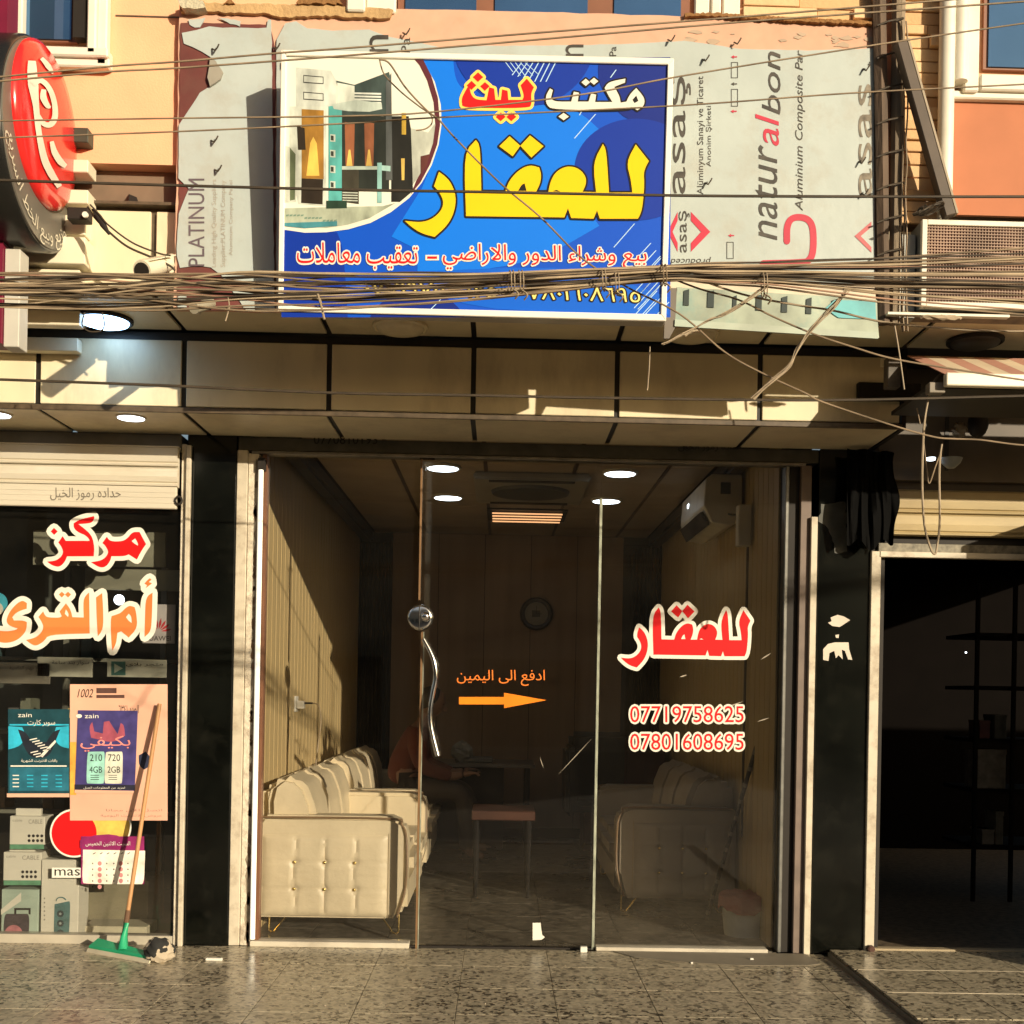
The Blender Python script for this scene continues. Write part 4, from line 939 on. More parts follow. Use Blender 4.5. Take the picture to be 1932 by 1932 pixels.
decal('paper_edge', [box4(13, 1497, 131, 1504)], f3_, NF, .0004, pinkp, p3, sm=False)
# round red and yellow payment sticker
st = empty('sticker', tuple(W(140, 1660, .0)), 'round red and yellow payment sticker behind the posters', 'sticker')
circ = lambda u, v, a, b, n=40: [(u+a*math.cos(math.tau*j/n), v+b*math.sin(math.tau*j/n)) for j in range(n)]
f0 = at(.0)
decal('outline', [circ(140, 1572, 46, 46), circ(200, 1560, 48, 46)], f0, NF, .0005, printw, st, sm=False); decal('yellow_disc', [circ(200, 1560, 45, 43)], f0, NF, .0009, C('sticker_yellow', (.70, .48, .10)), st, sm=False)
decal('red_disc', [circ(140, 1572, 42.5, 42.5)], f0, NF, .0013, printr, st, sm=False); decal('name_plate', [box4(98, 1637, 160, 1656)], f0, NF, .0009, printw, st, sm=False)
text('lettering', 'mas', box4(103, 1640, 151, 1652), f0, NF, .0016, printb, st, base=.035)
decal('yellow_arc', [[(112, 1354), (120, 1343), (131, 1336), (132, 1354)]], f0, NF, .0006, MATS['sticker_yellow'], st)
# calendar card
cal = poster('calendar_card', box4(153, 1578, 272, 1668), YG-.004, C('magenta_card', (.24, .02, .11)), 'white monthly timetable card with magenta top on the shop window', 'card')
f4 = at(YG-.004)
MB().prism([W(u, v, YG-.0062) for u, v in ((151, 1585), (178, 1576), (205, 1574), (220, 1576), (262, 1594), (262, 1600), (151, 1600))], (0, .001, 0)).build('header', MATS['magenta_card'], cal)
decal('panel', [[(157, 1603), (274, 1605), (272, 1662), (268, 1668), (160, 1668), (155, 1663)]], f4, NF, .0008, C('card_white', (.82, .74, .64)), cal)
text('lettering', 'السبت الاثنين الخميس', box4(162, 1587, 246, 1597), f4, NF, .004, printw, cal, base=.03)
for c_ in range(6): decal('print_line', [[(175+13*c_, 1611), (180+13*c_, 1608), (181+13*c_, 1609), (176+13*c_, 1612)]], f4, NF, .0015, printb, cal, sm=False)
for c_ in range(6):
    for r in range(5):
        if r == 4 and c_ > 1: continue
        big = c_ in (1, 4); u, v = 175+13.3*c_, 1629+11*r
        if big: decal('dot', [circ(u, v, 4, 4.4, 12)], f4, NF, .0015, C('dot_pink', (.52, .22, .22)), cal, sm=False)
        else: decal('dot', [circ(u, v, 1.3, 1.6, 6)], f4, NF, .0015, printb, cal, sm=False)
# boxed goods stacked behind the glass
def goods(name, u0, v0, u1, v1, Y, dep, m, label, cat='box'):
    x0, z0, x1, z1 = rect(u0, v0, u1, v1, Y); o = empty(name, ((x0+x1)/2, Y+dep/2, z0), label, cat)
    bx((x0, Y, z0), (x1, Y+dep, z1)).build('carton', m, o, bevel=.003); return o
wbx = mat('white_carton', (.58, .56, .46), .5, var=.05)
for k, (u0, v0, u1, v1, lb) in enumerate(((18, 1540, 84, 1594, 'small white cable carton, topmost in the stack at the far left'), (6, 1608, 78, 1662, 'small white cable carton, second in the stack at the far left'))):
    o = goods('carton', u0, v0, u1, v1, .06, .12, wbx, lb); f = at(.06)
    text('lettering', 'CABLE', box4(u0+36, v0+6, u1-4, v0+14), f, NF, .001, C('print_grey', (.25, .24, .2)), o, base=.01)
    text('lettering', 'cable', box4(u0+6, v0+5, u0+24, v0+10), f, NF, .001, MATS['print_grey'], o)
    for r in range(2):
        for c_ in range(4): decal('printed_icon', [circ(u0+37+8*c_, v0+37+9*r, 3, 3, 8)], f, NF, .001, printb, o, sm=False)
    bx((W(u0, v0, .06).x+.02, .09, W(u0, v0, .06).z), (W(u0+55, v0, .06).x, .11, W(u0, v0-14, .06).z)).build('hanger_tab', wbx, o)
    decal('colour_strip', [box4(u0+1, v1-1, u1-1, v1+8)], f, NF, .0012, C('green_strip', (.10, .26, .15)), o, sm=False)
o = goods('carton', 2, 1678, 72, 1778, .06, .15, mat('mint_carton', (.33, .42, .34), .5, var=.25, ns=4), 'carton printed with a dark speaker with a pink cone, at the far left'); f = at(.06)
decal('printed_speaker', [[(8, 1730), (12, 1724), (52, 1724), (56, 1730), (54, 1770), (48, 1777), (12, 1777), (6, 1768)]], f, NF, .001, C('speaker_print', (.05, .04, .045)), o); decal('printed_cone', [circ(26, 1762, 17, 17, 30)], f, NF, .0016, C('cone_pink', (.38, .15, .16)), o, sm=False)
decal('printed_handle', [[(27, 1713), (58, 1713), (58, 1725), (54, 1725), (54, 1717), (31, 1717), (31, 1725), (27, 1725)]], f, NF, .0012, printb, o, sm=False)
decal('printed_flash', [[(2, 1716), (40, 1684), (40, 1700), (2, 1726)]], f, NF, .0008, wbx, o, sm=False)
o = goods('carton', 77, 1622, 148, 1782, .05, .15, wbx, 'tall pale carton printed with a teal portable speaker'); f = at(.05)
decal('printed_speaker', [[(103, 1706), (131, 1700), (133, 1706), (130, 1772), (124, 1776), (104, 1770), (101, 1764)]], f, NF, .001, C('teal_print', (.06, .14, .14)), o)
for v in (1724, 1742, 1760): decal('printed_cone', [circ(114, v, 6.5, 6.5, 20)], f, NF, .0016, C('ring_print', (.02, .035, .04)), o, sm=False); decal('printed_cap', [circ(114, v, 2.5, 2.5, 10)], f, NF, .002, C('cap_print', (.25, .3, .28)), o, sm=False)
MB().tube([W(112+9*math.cos(t)+3, 1699+6*math.sin(t), .048) for t in [j*.4-.2+math.pi for j in range(9)]], .003, 5).build('printed_loop', MATS['teal_print'], o)
for k in range(6): decal('printed_icon', [circ(84, 1695+8*k, 1.6, 2, 6)], f, NF, .001, C('print_grey', (.25, .24, .2)), o, sm=False)
text('lettering', 'Speaker', box4(90, 1776, 122, 1784), f, NF, .001, MATS['print_grey'], o, shear=.3)
bg_ = mat('beige_carton', (.46, .42, .29), .55, var=.1)
goods('carton', 152, 1748, 276, 1782, .16, .2, bg_, 'long low beige carton under the timetable card'); goods('carton', 150, 1660, 280, 1746, .45, .3, mat('olive_carton', (.20, .18, .11), .6, var=.2), 'large olive brown carton further inside behind the timetable card')
# hanging panels and shelf labels
def board_(name, u0, v0, u1, v1, Y, m, label, cat='panel'):
    x0, z0, x1, z1 = rect(u0, v0, u1, v1, Y); o = empty(name, ((x0+x1)/2, Y, z0), label, cat)
    bx((x0, Y, z0), (x1, Y+.012, z1)).build('board', m, o, bevel=.002); return o, at(Y)
pg = mat('pale_green_board', (.17, .17, .12), .6, var=.1)
board_('hanging_board', 62, 1002, 312, 1068, .25, pg, 'wide pale green board hanging behind the red shop window word'); board_('hanging_board', 160, 1074, 342, 1114, .22, pg, 'narrower pale green board lower down beside the red word')
o, f = board_('phone_brand_sign', 268, 1140, 330, 1214, .10, mat('sign_grey_white', (.36, .34, .32), .5), 'white rounded sign with a red petal emblem near the right edge of the shop window', 'sign')
for k in range(8):
    g = math.pi*(1.0+(k-3.5)*-.135+.0)+math.pi/2*0; g = math.pi*(.06+.125*k); c0 = (299, 1192)
    a = (c0[0]+5*math.cos(g), c0[1]-5*math.sin(g)); b = (c0[0]+25*math.cos(g), c0[1]-25*math.sin(g)*1.05); m1 = (c0[0]+17*math.cos(g+.17), c0[1]-17*math.sin(g+.17)); m2 = (c0[0]+17*math.cos(g-.17), c0[1]-17*math.sin(g-.17))
    decal('petal', [[a, m1, b, m2]], f, NF, .001, C('petal_red', (.40, .02, .03)), o)
text('lettering', 'HUAWEI', box4(272, 1200, 322, 1209), f, NF, .001, printb, o, base=.04)
for u0, v0, u1, v1, t, lb in ((202, 1250, 314, 1284, 'متجر بلاي', 'pale shelf label with a green play triangle'), (70, 1246, 174, 1283, 'سوار بند ساعة', 'pale shelf label left of the play triangle one'), (-10, 1256, 94, 1296, 'لصقة جهاز الماسية', 'grey shelf label at the far left edge of the window')):
    o, f = board_('shelf_label', u0, v0-6, u1, v1-6, .08, mat('label_card_%d' % (u0 > 0), (.34, .34, .26) if u0 > 0 else (.12, .11, .08), .6), lb, 'label')
    text('lettering', t, box4(u1-76, v0+2-2, u1-6, v0+9), f, NF, .001, printb, o, base=.02)
    if u0 == 202:
        decal('icon', [box4(210, 1248, 237, 1274)], f, NF, .001, C('icon_green', (.04, .11, .09)), o); decal('icon_triangle', [[(216, 1252), (232, 1261), (216, 1270)]], f, NF, .002, C('icon_pale', (.3, .34, .26)), o, sm=False)
sl_ = empty('shelf_unit', (-2.4, .5, 0), 'dim shelf unit behind the phone shop window', 'shelf')
for z in (.62, 1.05, 1.45): bx((-3.2, .35, z), (-1.75, .7, z+.02)).build('shelf', mat('shelf_grey', (.12, .12, .09), .5), sl_)
for x in (-2.5, -1.95): bx((x, .68, .0), (x+.03, .71, 2.0)).build('upright', MATS['shelf_grey'], sl_)
for k in range(22):
    x = -3.15+.065*k; z = random.choice((1.47, 1.07, .64)); h = random.uniform(.1, .2)
    o = empty('boxed_item', (x, .5, z), 'small dim boxed item on the shelves inside the phone shop', 'box', 'boxed items on the dim shelves'); bx((x, .42, z), (x+.055, .55, z+h)).build('carton', mat('dim_item_%d' % (k % 4), ((.12, .13, .09), (.04, .08, .08), (.16, .10, .05), (.07, .07, .06))[k % 4], .5), o)
o = empty('disc_lamp', tuple(W(226, 1132, .3)), 'small bright round lamp seen through the orange lettering', 'lamp'); c = W(226, 1132, .3); MB().lathe((c.x, .3, c.z), [(.026, 0), (.028, -.012), (.018, -.018)], 'y', 24).build('bulb', lampon, o, smooth=True)
o = empty('round_badge', tuple(W(4, 1138, .05)), 'cyan round badge cut by the left edge of the picture', 'badge'); c = W(-6, 1138, .05); MB().lathe((c.x, .05, c.z), [(.056, 0), (.056, -.004)], 'y', 32).build('disc', C('badge_cyan', (.05, .35, .45)), o); MB().lathe((c.x, .046, c.z-.03), [(.035, 0), (.035, -.003)], 'y', 24).build('inner_disc', wbx, o)
# squeegee broom leaning on the window
sq = empty('floor_squeegee', tuple(WZ(232, 1778, 0)), 'green headed floor squeegee with a long wooden pole leaning on the phone shop window', 'squeegee')
b0 = W(232, 1770, -.26); b0.z = .05; tpp = W(301, 1328, -.035)
wood = mat('pole_wood', (.42, .22, .09), .6, var=.3, ns=8, stretch=(1, 1, .15))
MB().tube([b0+(tpp-b0)*.07, tpp], .0105, 10).build('pole', wood, sq, smooth=True)
h0 = WZ(176, 1782, .03); h1 = WZ(290, 1804, .03); d = (h1-h0); n_ = Vector((-d.y, d.x, 0)).normalized()
mg = mat('green_plastic', (.02, .34, .16), .4)
MB().hexa([h0-n_*.03+Vector((0, 0, 0)), h1-n_*.02, h1+n_*.02+Vector((0, 0, .012)), h0+n_*.03+Vector((0, 0, .03))], [h0-n_*.03-Vector((0, 0, .02)), h1-n_*.02-Vector((0, 0, .02)), h1+n_*.02-Vector((0, 0, .02)), h0+n_*.03-Vector((0, 0, .02))]).build('head', mg, sq, bevel=.004)
bx((0, 0, 0), (.01, .01, .01)) ; mid = h0.lerp(h1, .5)
MB().tube([mid+Vector((0, 0, .0)), b0+(tpp-b0)*.03, b0+(tpp-b0)*.09], [.026, .018, .014], 10).build('socket', mg, sq, smooth=True)
MB().tube([b0+(tpp-b0)*.09, b0+(tpp-b0)*.14], .013, 10).build('ferrule', mat('rusty_ferrule', (.12, .06, .03), .7), sq)
MB().hexa([h0-n_*.032+Vector((0, 0, -.012)), h1-n_*.022+Vector((0, 0, -.012)), h1-n_*.032+Vector((0, 0, -.03)), h0-n_*.042+Vector((0, 0, -.03))], [h0-n_*.022+Vector((0, 0, -.012)), h1-n_*.012+Vector((0, 0, -.012)), h1-n_*.022+Vector((0, 0, -.03)), h0-n_*.032+Vector((0, 0, -.03))]).build('rubber_blade', mat('foam_blade', (.5, .45, .33), .8), sq)
# bundled rag at the foot of the pillar
cc = WZ(300, 1798, .04); cc.z = .05
mb = ellipsoid(cc, (.075, .055, .062), n=26, m=16)
for v in mb.v:
    q = (v-cc); g = math.sin(q.x*90+q.z*60)*math.cos(q.z*110-q.y*70); v += q.normalized()*g*.010
    v.z = max(v.z, .001)
mr2 = bpy.data.materials.new('checked_rag'); mr2.use_nodes = True; n = mr2.node_tree; b = n.nodes['Principled BSDF']; ckx = n.nodes.new('ShaderNodeTexNoise'); ckx.inputs['Scale'].default_value = 14; rp_ = n.nodes.new('ShaderNodeValToRGB'); rp_.color_ramp.interpolation = 'CONSTANT'; rp_.color_ramp.elements[0].color = (.02, .02, .018, 1); rp_.color_ramp.elements[1].position = .5; rp_.color_ramp.elements[1].color = (.45, .38, .28, 1)
tcn = n.nodes.new('ShaderNodeTexCoord'); n.links.new(tcn.outputs['Object'], ckx.inputs[0]); n.links.new(ckx.outputs[0], rp_.inputs[0]); n.links.new(rp_.outputs[0], b.inputs['Base Color']); b.inputs['Roughness'].default_value = .9
mb.build('rag_bundle', mr2, None, smooth=True, label='bundled black and cream rag on the ground at the foot of the left black pillar', cat='rag')
# crumbs of rubble and small things on the ground
def bit(name, u, v, s, m, label, cat): 
    c = WZ(u, v, 0); o = bx((c.x-s[0]/2, c.y-s[1]/2, 0), (c.x+s[0]/2, c.y+s[1]/2, s[2])); return o.build(name, m, None, bevel=.002, label=label, cat=cat)
bit('small_white_block', 1101, 1796, (.035, .03, .028), printw, 'small white block at the foot of the sliding glass door', 'block')
bit('paper_piece', 404, 1812, (.08, .02, .012), printw, 'white scrap lying under the left black pillar', 'scrap')
bit('pebble', 1418, 1812, (.018, .014, .012), printw, 'pale pebble in front of the right fixed pane', 'pebble'); bit('pebble', 1305, 1818, (.012, .012, .008), printw, 'smaller pale pebble in front of the right pane, left of the other', 'pebble')
for k in range(14):
    u, v = random.uniform(440, 1560), random.uniform(1806, 1900); c = WZ(u, v, 0); s = random.uniform(.002, .004)
    ellipsoid((c.x, c.y, s*.7), (s, s*.8, s*.7), n=7, m=4).build('grit', mat('grit_stone', (.4, .34, .25), .9), None, label='tiny pale crumb of grit lying on the speckled pavement tiles', cat='grit', group='crumbs of grit on the pavement')
jb = MB().lathe((W(1642, 1790, -.05).x, -.04, W(1642, 1790, -.05).z), [(.02, 0), (.02, -.03), (.012, -.035)], 'y', 6).build('bolt_bracket', mat('rust', (.07, .03, .02), .8), bld)

# ------------------------------------------------------------------ dark shop on the right
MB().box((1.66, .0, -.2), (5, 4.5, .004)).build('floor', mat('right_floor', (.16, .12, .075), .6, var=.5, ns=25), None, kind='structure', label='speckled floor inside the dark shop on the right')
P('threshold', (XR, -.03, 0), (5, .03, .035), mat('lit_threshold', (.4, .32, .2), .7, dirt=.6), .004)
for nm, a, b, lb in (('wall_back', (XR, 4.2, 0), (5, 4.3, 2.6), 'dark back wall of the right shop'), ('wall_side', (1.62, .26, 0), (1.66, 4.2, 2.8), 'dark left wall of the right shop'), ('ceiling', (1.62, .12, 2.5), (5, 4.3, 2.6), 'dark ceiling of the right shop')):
    bx(a, b).build(nm, mat('unlit_black_wall', (.004, .003, .0025), .9, spec=.05), None, kind='structure', label=lb)  # near-black base colour carries the darkness of the unlit shop
shx0, shx1 = W(1835, 1450, 1.6).x, W(1905, 1450, 1.6).x
sf = empty('storage_shelf', (shx0+.3, 1.8, 0), 'dark storage shelf with goods in the right shop', 'shelf')
for z in (.35, .72, 1.05, 1.4, 1.75): bx((shx0, 1.6, z), (shx1+.9, 2.1, z+.025)).build('shelf', mat('dark_shelf', (.012, .009, .007), .8, spec=.1), sf)
for x in (shx0, shx1, shx1+.9): bx((x, 1.58, 0), (x+.025, 1.6, 2.1)).build('upright', MATS['dark_shelf'], sf)
for k, (a, z, w_, h, cc_) in enumerate(((.03, .745, .20, .26, (.25, .20, .14)), (.08, .375, .08, .10, (.25, .20, .14)), (.17, .375, .05, .22, (.22, .18, .12)), (.05, 1.075, .07, .12, (.12, .04, .03)), (.15, 1.075, .08, .16, (.10, .09, .07)))):
    o = empty('storage_box', (shx0+a, 1.65, z), ['wide cardboard box on the middle shelf of the dark right shop', 'short cardboard box on the lowest shelf of the dark right shop', 'narrow upright packet on the lowest shelf of the dark right shop', 'small reddish jar on the upper shelf of the dark right shop', 'grey packet on the upper shelf of the dark right shop'][k], 'box')
    bx((shx0+a, 1.62, z), (shx0+a+w_, 1.8, z+h)).build('carton', mat('shelf_goods_%d' % k, cc_, .7, var=.3, ns=20), o, bevel=.003)
    bx((shx0+a-.002, 1.618, z+h*.86), (shx0+a+w_+.002, 1.802, z+h)).build('lid', MATS['shelf_goods_%d' % k], o)
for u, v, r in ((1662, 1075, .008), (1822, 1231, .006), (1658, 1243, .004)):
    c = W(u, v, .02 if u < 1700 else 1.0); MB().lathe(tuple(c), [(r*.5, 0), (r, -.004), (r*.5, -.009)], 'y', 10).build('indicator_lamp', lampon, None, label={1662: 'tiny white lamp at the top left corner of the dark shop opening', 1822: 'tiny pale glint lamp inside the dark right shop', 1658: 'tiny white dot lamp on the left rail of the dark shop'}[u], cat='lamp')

# ------------------------------------------------------------------ torn composite-sheet hoarding
YP = -1.12
hb = empty('hoarding', tuple(W(1000, 620, YP)), 'torn hoarding of grey printed composite sheets with pink and maroon patches behind the blue sign', 'hoarding')
fb = at(YP)
R1a, R3, R4b, R5b, R6b = Rg(0, 0, 2.927), Rg(1240, 0, 2.691), Rg(320, 0, 2.841), Rg(1000, 0, 2.76), Rg(1260, 420, 2.768)
pink = mat('pink_primer', (.62, .36, .25), .8, var=.08, ns=9, dirt=.7, dirtcol=(.50, .40, .30), ds=5); maroon = mat('maroon_backing', (.13, .03, .025), .7, var=.2, dirt=.3)
tan = mat('tan_board_edge', (.46, .30, .14), .85, var=.15, dirt=.6, dirtcol=(.22, .12, .05), ds=8, bump=.5, bs=60)
sheetm = mat('grey_sheet', (.42, .475, .46), .35, var=.07, ns=3, dirt=.6, dirtcol=(.36, .33, .27), ds=4, bump=.35, bs=7)
def slab(name, pts, Y, th, m, par, amp=0, step=12, fn=None, **k):
    """flat piece with thickness: front face at Y-th (or on the mapping fn), outline possibly torn"""
    if amp: pts = ragged(pts, amp, step)
    g = fn or (lambda u, v: W(u, v, Y))
    v, f = fill([ccw(pts)]); n = len(v)
    mb = MB(); mb.v = [g(*p) for p in v]+[g(*p)+Vector((0, -th, 0)) for p in v]
    mb.f = [tuple(int(i) for i in t) for t in f]+[tuple(int(i)+n for i in reversed(t)) for t in f]
    ed = {}
    for t in f:
        for a, b in ((t[0], t[1]), (t[1], t[2]), (t[2], t[0])): ed[(a, b)] = 1
    for (a, b) in ed:
        if (b, a) not in ed: mb.f.append((int(b), int(a), int(a)+n, int(b)+n))
    return mb.build(name, m, par, **k)
slab('backing_frame', [(345, 22), (1000, 36), (1652, 56), (1652, 625), (1268, 600), (335, 588)], YP+.055, .055, pink, hb, 1.2, 30)
slab('maroon_board', [(341, 44), (513, 48), (513, 60), (520, 100), (520, 585), (336, 585)], YP, .006, maroon, hb, 1.5, 20)
slab('tan_edge', [(342, 14), (385, 8), (392, 13), (520, 16), (640, 19), (735, 24), (742, 26), (738, 42), (700, 41), (610, 37), (540, 40), (500, 33), (430, 31), (392, 28), (345, 30)], YP+.01, .03, tan, hb, 1.6, 7)
for a, b in ((428, 448), (562, 650)): slab('rubble_lump', [(a, 19), (a+6, 12), ((a+b)/2, 7), (b-5, 12), (b, 20)], YP+.02, .05, mat('brown_mortar', (.26, .13, .045), .95, bump=.8), hb, 2, 5)
slab('crumbled_top', [(1290, 36), (1340, 34), (1500, 44), (1640, 50), (1640, 56), (1500, 50), (1340, 40), (1290, 41)], YP+.02, .04, MATS['brown_mortar'], hb, 1.6, 4)
slab('plaster_lump', [(342, 14), (352, 7), (372, 9), (390, 15), (392, 26), (372, 30), (345, 26)], YP, .05, mat('grey_plaster', (.48, .44, .32), .95, bump=.8), hb, 2, 5)
# sheets
s1 = slab('sheet', [R4b(x, y) for x, y in ((228, 148), (300, 152), (540, 155), (545, 110), (566, 108))]+[(518, 590), (470, 588), R1a(1370, 1730), R1a(1240, 1540), R1a(1180, 1500), R1a(1110, 1490), R1a(1010, 1500), R1a(990, 1440), R1a(1000, 1200), R1a(1060, 1060), R1a(1000, 1000), R1a(1002, 700), R1a(1040, 650), R1a(1120, 520), R1a(1170, 490), R1a(1250, 410), R1a(1190, 330), R1a(1130, 290), R1a(1030, 245), R1a(1020, 185), R1a(1100, 170)], YP-.007, .004, sheetm, hb, .8, 14)
slab('curled_flap', [R1a(*p) for p in ((1180, 330), (1210, 350), (1252, 410), (1235, 450), (1180, 490), (1165, 440))], YP-.012, .012, mat('flap_grey', (.30, .28, .23), .6), hb, .6, 8)
slab('sheet_scrap', [R4b(*p) for p in ((115, 110), (205, 100), (180, 150), (150, 155), (120, 135))], YP-.006, .004, sheetm, hb, 1, 6); slab('sheet_scrap', [R4b(*p) for p in ((275, 98), (330, 105), (400, 115), (395, 145), (340, 130), (300, 110))], YP-.006, .004, sheetm, hb, 1, 6)
slab('sheet_scrap', [(336, 560), (352, 556), (352, 584), (336, 586)], YP-.006, .004, sheetm, hb, .6, 8)
s2 = slab('sheet', [(522, 76), R4b(640, 130), R4b(700, 118), R4b(760, 155), R4b(900, 168), R4b(1095, 162), R4b(1200, 200), R4b(1340, 228), R4b(1500, 262), R4b(1600, 252), (1000, 87), R5b(500, 236), R5b(740, 224), R5b(850, 217), R5b(950, 230), R5b(1150, 262), R5b(1500, 268), R5b(1860, 258), (1648, 110), (1650, 540), (1300, 542), (1262, 540), (900, 585), (522, 585)], YP-.007, .004, sheetm, hb, .6, 16)
for pts in (((830, 70), (870, 40), (905, 45), (940, 90), (900, 130), (860, 110)), ((700, 100), (760, 60), (800, 110), (760, 150))):
    pass
for k in range(18):
    u = random.uniform(1290, 1645); v = random.uniform(56, 86); a = random.uniform(4, 16)
    slab('glue_blotch', [(u+a*math.cos(t)*random.uniform(.6, 1.2), v+a*.35*math.sin(t)*random.uniform(.5, 1.3)) for t in [j*.7 for j in range(9)]], YP-.0005, .002, mat('grey_glue', (.44, .33, .24), .8), hb)
for k, (u, v) in enumerate(((515, 90), (400, 92), (530, 120), (398, 265), (405, 320), (1325, 112), (1628, 130), (1620, 305), (1625, 365), (1330, 345), (1260, 75), (760, 62), (1385, 80))):
    MB().tube([W(u, v, YP-.012), W(u+6, v+3, YP-.035), W(u+11, v-4, YP-.04), W(u+13, v-8, YP-.03)], .0035, 5).build('bent_wire', cabled, hb)
tx = lambda t, a, b, c, d, m=printb, par=s2, **k: text('lettering', t, up4(a, b, c, d), lambda x, y: W(*R3(x, y), YP-.012), NF, .0008, m, par, **k)
pb_ = mat('worn_black_print', (.045, .038, .03), .6, var=.5, ns=25); pr_ = mat('worn_red_print', (.46, .012, .045), .5, var=.1)
tx('asaş', 112, 395, 218, 998, pb_, base=.055); tx('Alüminyum Sanayi ve Ticaret', 250, 393, 292, 1000, pb_, base=.012); tx('Anonim Şirketi', 296, 545, 328, 858, pb_, base=.012)
tx('natur', 548, 745, 664, 1236, pb_, base=.09, shear=.25); tx('al', 550, 586, 672, 750, pr_, base=.09, shear=.25); tx('bon', 585, 265, 680, 590, pb_, base=.09, shear=.25)
tx('Aluminium Composite Par', 755, 258, 806, 1085, pb_, base=.03, shear=.25)
tx('asas', 1080, 432, 1150, 1010, mat('faded_print', (.20, .17, .13), .7, var=.5, ns=30), base=.05)
tx('asaş', 155, 1085, 212, 1300, pb_, base=.05)
tx('n', *[0]*0, **{}) if 0 else None
fS = lambda x, y: W(*R3(x, y), YP-.012)
text('lettering', 'produced', [(322, 1362), (112, 1362), (112, 1322), (322, 1322)], fS, NF, .0008, pb_, s2, base=.0, shear=.2)
for q, t in ((up4(697, 66, 733, 101), 'n'), (up4(1067, 84, 1101, 107), 'n'), (up4(757, 71, 774, 101), 'Pa'), (up4(1150, 88, 1163, 106), 'Pa')):
    text('lettering', t, q, at(YP-.012), NF, .0008, pb_, s2, base=.05)
def stroke2d(name, pts, w_, fn, th, m, par, **k):
    cs = []
    g = grown([pts], w_)[1:]; v, f = fill(g[1:] if True else g)
    return flat(name, v, f, fn, NF, th, m, par, **k)
hk = [(712, 1242), (714, 1170), (735, 1128), (780, 1118), (825, 1135), (846, 1185), (846, 1290), (825, 1338), (780, 1350), (590, 1356)]
hs_ = [(p.x, p.y) for p in spline([(a, b, 0) for a, b in hk], 5)]
stroke2d('printed_hook', hs_, 17, fS, .0008, pr_, s2)
def dia(cx_, cy_, r1, r2, u0, u1):               # right/left half of a hollow diamond clipped between u0..u1
    o_ = [(cx_, cy_-r1), (cx_+r1*.97, cy_), (cx_, cy_+r1), (cx_, cy_+r2), (cx_+r2*.9, cy_), (cx_, cy_-r2)]
    return o_
decal('printed_logo', [dia(218, 1193, 103, 58, 0, 0)], fS, NF, .0008, pr_, s2, sm=False); decal('printed_logo', [[(150-(x-218)*.5, y) for x, y in dia(218, 1193, 103, 58, 0, 0)]], fS, NF, .0008, pr_, s2, sm=False)
decal('printed_logo', [[(1147, 1140), (1060, 1215), (1147, 1300), (1147, 1272), (1092, 1215), (1147, 1168)]], fS, NF, .0008, mat('faded_red_print', (.50, .12, .13), .6), s2, sm=False)
for a, b, c, d in ((425, 320, 460, 402), (425, 458, 460, 548), (402, 1245, 438, 1332)):
    decal('printed_frame', [box4(a, b, c, d)], fS, NF, .0008, pb_, s2, sm=False, holes=[box4(a+3, b+3, c-3, d-3)])
for a, b, m in ((440, 293, pr_), (440, 432, pb_), (438, 573, pr_), (425, 1212, pr_)): decal('printed_arrow', [[(a-16, b), (a, b-9), (a, b-3), (a+16, b-3), (a+16, b+3), (a, b+3), (a, b+9)]], fS, NF, .0008, m, s2, sm=False)
f1a = lambda x, y: W(*R1a(x, y), YP-.012)
pp = mat('purple_grey_print', (.10, .075, .09), .6, var=.3)
gp = mat('pale_print', (.36, .33, .28), .7)
text('lettering', 'PLATINUM', up4(1055, 1000, 1145, 1490), f1a, NF, .0008, pp, s1, base=.02)
for t, q in (('Leading High Quality Suppliers', (1185, 1005, 1217, 1495)), ('Supplier:PLATINUM Company', (1236, 1010, 1268, 1495)), ('Aluminum Company Panel', (1282, 1010, 1308, 1430))): text('lettering', t, up4(*q), f1a, NF, .0008, gp, s1, base=.008)
# translucent teal strip with slots
r6 = lambda pts: [R6b(*p) for p in pts]
ts = slab('fluted_strip', r6([(90, 365), (600, 395), (1145, 432), (1150, 530), (1158, 632), (600, 600), (82, 566)]), YP-.02, .02, mat('aged_teal_plastic', (.33, .38, .30), .5, var=.3, ns=7, dirt=.9, dirtcol=(.16, .30, .28), ds=5), hb, .6, 18)
slab('teal_end', r6([(930, 425), (1143, 436), (1150, 530), (950, 520), (880, 470)]), YP-.042, .003, mat('bright_teal_plastic', (.10, .38, .42), .4, var=.2, ns=9), hb, .8, 10)
for a, b, c, d in ((132, 368, 160, 455), (258, 375, 292, 466), (392, 400, 412, 474), (515, 396, 545, 482), (650, 404, 680, 492), (780, 412, 808, 500), (915, 420, 943, 490), (1042, 425, 1075, 520)):
    slab('slot', r6([(a, b+8), (c, b), (c-2, d), (a-3, d-2)]), YP-.0425, .002, mat('slot_dark', (.015, .03, .028), .6), hb)
slab('lower_rail', r6([(84, 530), (1152, 598), (1158, 632), (82, 566)]), YP-.042, .006, mat('pale_rail_plastic', (.38, .43, .35), .5, var=.25, ns=5, dirt=.6, dirtcol=(.22, .34, .32)), hb)
slab('cream_backing', r6([(60, 325), (1140, 350), (1145, 440), (600, 400), (60, 372)]), YP-.012, .005, mat('cream_pink_sheet', (.62, .52, .40), .7, var=.12), hb, .8, 14)

slab('side_plate', [(1256, 545), (1277, 545), (1274, 618), (1262, 640), (1252, 640)], YP-.03, .01, mat('plate_grey', (.14, .12, .10), .6), hb)
